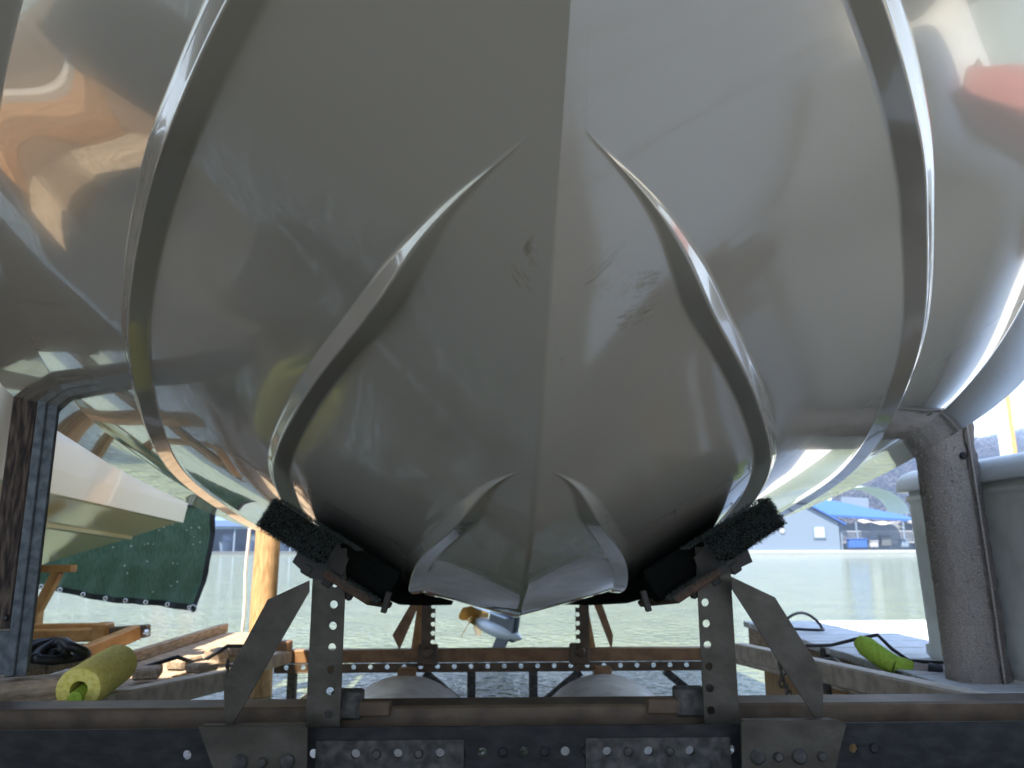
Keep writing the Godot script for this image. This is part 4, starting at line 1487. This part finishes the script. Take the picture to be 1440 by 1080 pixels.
	for i in 11:
		var a := PI * i / 10.0
		var row := []
		for j in 8: row.append(P(49.0 + cos(a) * 5.6, 3.6 + sin(a) * 3.6 + .1 * sin(j * 2.0), 101.0 + j * .8))
		rows.append(row)
	put("canopy", sheet(rows), M.roof_cyan, cn)
	for x in [43.6, 54.2]:
		st = mb()
		bar(st, P(x, -1.3, 101.2), P(x, 3.8, 101.2), .2, .2, .02)
		obj("frame_post", st, M.wall_white, cn)
	st = mb()
	box(st, P(47.2, 4.9, 100.5), Vector3(3.6, 1.6, .15), Basis(Vector3(0, 0, 1), -.06), .03)
	obj("sign_board", st, M.wall_white, cn)
	# float cabin at the right
	var fc := thing("float_cabin", "small white float cabin with flat roof at the right end of the boathouse porch", "building", P(53.5, 0, 94))
	st = mb()
	box(st, P(54.0, .5, 95), Vector3(5.4, 3.2, 4.0), Basis(), .04)
	obj("wall", st, M.wall_white, fc)
	st = mb()
	box(st, P(53.4, 2.4, 94.6), Vector3(7.4, .35, 5.0), Basis(Vector3(0, 0, 1), .02), .05)
	box(st, P(54.6, 3.0, 95.4), Vector3(3.4, .9, 2.5), Basis(), .3)
	obj("roof", st, M.trim_pale, fc)
	st = mb()
	box(st, P(52.4, .7, 92.95), Vector3(.8, 1.7, .08), Basis(), .01)
	obj("door", st, M.glass_pale, fc)
	# covered slips across the water at left
	var cs := thing("covered_slips", "blue roofed covered boat slips across the water at left", "building", P(-48, 0, -112))
	st = mb()
	box(st, P(-50, 3.2, 112), Vector3(56, .9, 10), Basis(Vector3.RIGHT, .08), .05)
	obj("roof", st, M.roof_far, cs)
	st = mb()
	box(st, P(-50, 2.3, 107.4), Vector3(56, .5, .2), Basis(), .05)
	obj("fascia", st, M.wall_white, cs)
	for k in 15:
		st = mb()
		box(st, P(-77 + k * 3.8, .6, 107.6), Vector3(.22, 3.6, .22), Basis(), .02)
		obj("roof_post", st, M.wall_white, cs)
	st = mb()
	box(st, P(-50, -1.15, 107.5), Vector3(56, .4, 2.0), Basis(), .04)
	obj("float_deck", st, M.trim_dark, cs)
	st = mb()
	box(st, P(-50, .7, 116.0), Vector3(56, 3.6, .3), Basis(), .04)
	obj("back_wall", st, M.slate, cs)
	for k in 5:
		var x := -40.6 + k * 3.7 if k < 4 else -44.4
		var b := thing("moored_boat", ["white moored boat with red stripe, leftmost under the far blue roof", "second white moored boat under the far blue roof", "third moored boat under the far blue roof, near the piling", "moored boat at the right end of the far blue roof", "moored boat beside the cloth under the far blue roof"][k], "boat", P(x, -1.2, 109), "boats moored in the covered slips")
		st = mb()
		var hr := []
		for i in 9:
			var t := i / 8.0
			var wv := 1.15 * sqrt(max(0.02, 1.0 - pow(1.0 - t, 2.5)))
			hr.append([P(x - wv, -.1 + .5 * (1.0 - t), 107.6 + t * 6.0), P(x - wv * .6, -1.3, 107.9 + t * 5.7), P(x + wv * .6, -1.3, 107.9 + t * 5.7), P(x + wv, -.1 + .5 * (1.0 - t), 107.6 + t * 6.0)])
		for i in 8:
			for j in 3: quad_out(st, hr[i][j], hr[i + 1][j], hr[i + 1][j + 1], hr[i][j + 1], P(x, 0, 110.5))
			quad_out(st, hr[i][0], hr[i][3], hr[i + 1][3], hr[i + 1][0], P(x, -3, 110))
		for j in 3: tri_out(st, hr[0][j], hr[0][j + 1], P(x, .0, 107.6), P(x, -.5, 112))
		obj("hull", st, M.wall_white, b)
		st = mb()
		box(st, P(x, .8, 110.6), Vector3(1.5, 1.2, 2.2), Basis(), .3)
		obj("cabin", st, M.slate if k % 2 else M.glass_pale, b)
		if k == 4 or k == 0:
			st = mb()
			box(st, P(x, .12, 107.5), Vector3(2.2, .25, .1), Basis(), .02)
			obj("stripe", st, M.red, b)
	# posts of the next dock at right
	var a := thing("dock_post", "white square post beyond the dock box at right", "post", P(9.5, 0, 14))
	st = mb()
	box(st, P(9.50, 1.6, 14.0), Vector3(.15, 5.6, .15), Basis(), .01)
	obj("post", st, M.white_plastic, a)
	var c := thing("dock_post", "tan timber post beside the white one beyond the dock box", "post", P(9.7, 0, 14.1))
	st = mb()
	box(st, P(9.68, 1.6, 14.1), Vector3(.12, 5.6, .14), Basis(), .01)
	obj("post", st, M.wood_y, c)
	var nd := thing("outer_dock", "dock beyond the storage box at right carrying the white and tan posts", "dock", P(11, -.6, 14))
	for k in 10:
		st = mb()
		box(st, P(11.4, -.6, 13.0 + k * .21), Vector3(5.0, .05, .20), Basis(), .005)
		obj("plank", st, M.grey_wood, nd)
	st = mb()
	box(st, P(11.4, -.95, 14), Vector3(4.8, .6, 1.8), Basis(), .05)
	obj("dock_float", st, M.trim_dark, nd)
	if at == null: return

func make_shore() -> void:
	var rows := []
	for i in 14:
		var row := []
		for j in 30:
			row.append(Vector3(1.02 + j * j * .09, .60 + .0006 * i * i * j, .50 + i * i * .75))
		rows.append(row)
	for r in rows: r.reverse()
	for r in rows: r.reverse()
	var o := put("shore_pavement", sheet(rows), M.pavement)
	tag(o, "pale sunlit pavement on the shore behind the viewer", "", "", "structure")

func _ready() -> void:
	# camera
	var cam := Camera3D.new()
	cam.name = "camera"
	add_child(cam)
	cam.position = Vector3(0, EYE, 0)
	cam.rotation = Vector3(deg_to_rad(11.7), deg_to_rad(-1.40), deg_to_rad(-.2))
	cam.fov = 53.04
	cam.near = .05
	cam.far = 4000.0
	var lens := CameraAttributesPhysical.new()
	lens.frustum_focal_length = 6.9
	lens.exposure_aperture = 1.9
	lens.frustum_focus_distance = 1.35
	lens.frustum_near = .05
	lens.frustum_far = 4000.0
	cam.attributes = lens
	cam.fov = 53.04
	cam.current = true
	# sky, exposure
	var we := WorldEnvironment.new()
	we.name = "world_environment"
	var e := Environment.new()
	e.background_mode = Environment.BG_SKY
	var sky := Sky.new()
	var sm := ProceduralSkyMaterial.new()
	sm.sky_top_color = Color(.46, .58, .76)
	sm.sky_horizon_color = Color(.85, .89, .90)
	sm.sky_curve = .32
	sm.ground_bottom_color = Color(.30, .33, .28)
	sm.ground_horizon_color = Color(.62, .68, .68)
	sm.sky_energy_multiplier = .90
	sm.sun_angle_max = 12.0
	sky.sky_material = sm
	e.sky = sky
	e.tonemap_mode = Environment.TONE_MAPPER_LINEAR
	e.tonemap_exposure = 5.25
	e.sdfgi_enabled = true
	e.ssao_enabled = true
	e.ssil_enabled = true
	e.fog_enabled = true
	e.fog_density = .0011
	e.fog_light_color = Color(.70, .80, .97)
	we.environment = e
	add_child(we)
	# sun: from the front left, fairly high
	var sun := DirectionalLight3D.new()
	sun.name = "sun"
	sun.light_energy = 1.05
	sun.light_color = Color(1.0, .95, .86)
	sun.light_angular_distance = .5
	sun.shadow_enabled = true
	add_child(sun)
	sun.look_at_from_position(Vector3.ZERO, -Vector3(-.24, .76, .42), Vector3.UP)
	rng.seed = 4
	make_materials()
	M.galv_dark = M.galv.duplicate()
	M.galv_dark.albedo_color = Color(.72, .73, .75)
	M.dark_tan = M.tan_paint.duplicate()
	M.dark_tan.albedo_color = Color(1.0, .97, .94)
	M.rear_tan = M.tan_paint.duplicate()
	M.rear_tan.albedo_texture = M.grey_tan.albedo_texture
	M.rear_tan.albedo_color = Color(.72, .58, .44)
	M.black_steel = mat(lin(.035, .032, .028), .7)
	M.bunk_wood = M.wood.duplicate()
	M.bunk_wood.albedo_color = Color(.48, .42, .38)
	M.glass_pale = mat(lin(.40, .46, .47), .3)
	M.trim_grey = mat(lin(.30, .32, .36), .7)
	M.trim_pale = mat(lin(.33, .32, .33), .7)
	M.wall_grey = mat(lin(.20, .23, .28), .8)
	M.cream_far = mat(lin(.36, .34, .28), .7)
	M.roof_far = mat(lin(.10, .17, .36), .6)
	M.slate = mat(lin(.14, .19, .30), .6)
	# setting
	make_water()
	M.pavement = mat(lin(.68, .69, .68), .9)
	make_shore()
	make_hills()
	make_far_shore()
	make_roof()
	make_right_dock()
	make_left_dock()
	# things
	make_neighbour()
	make_dock_box()
	make_carpet_post()
	make_lift()
	make_boat()
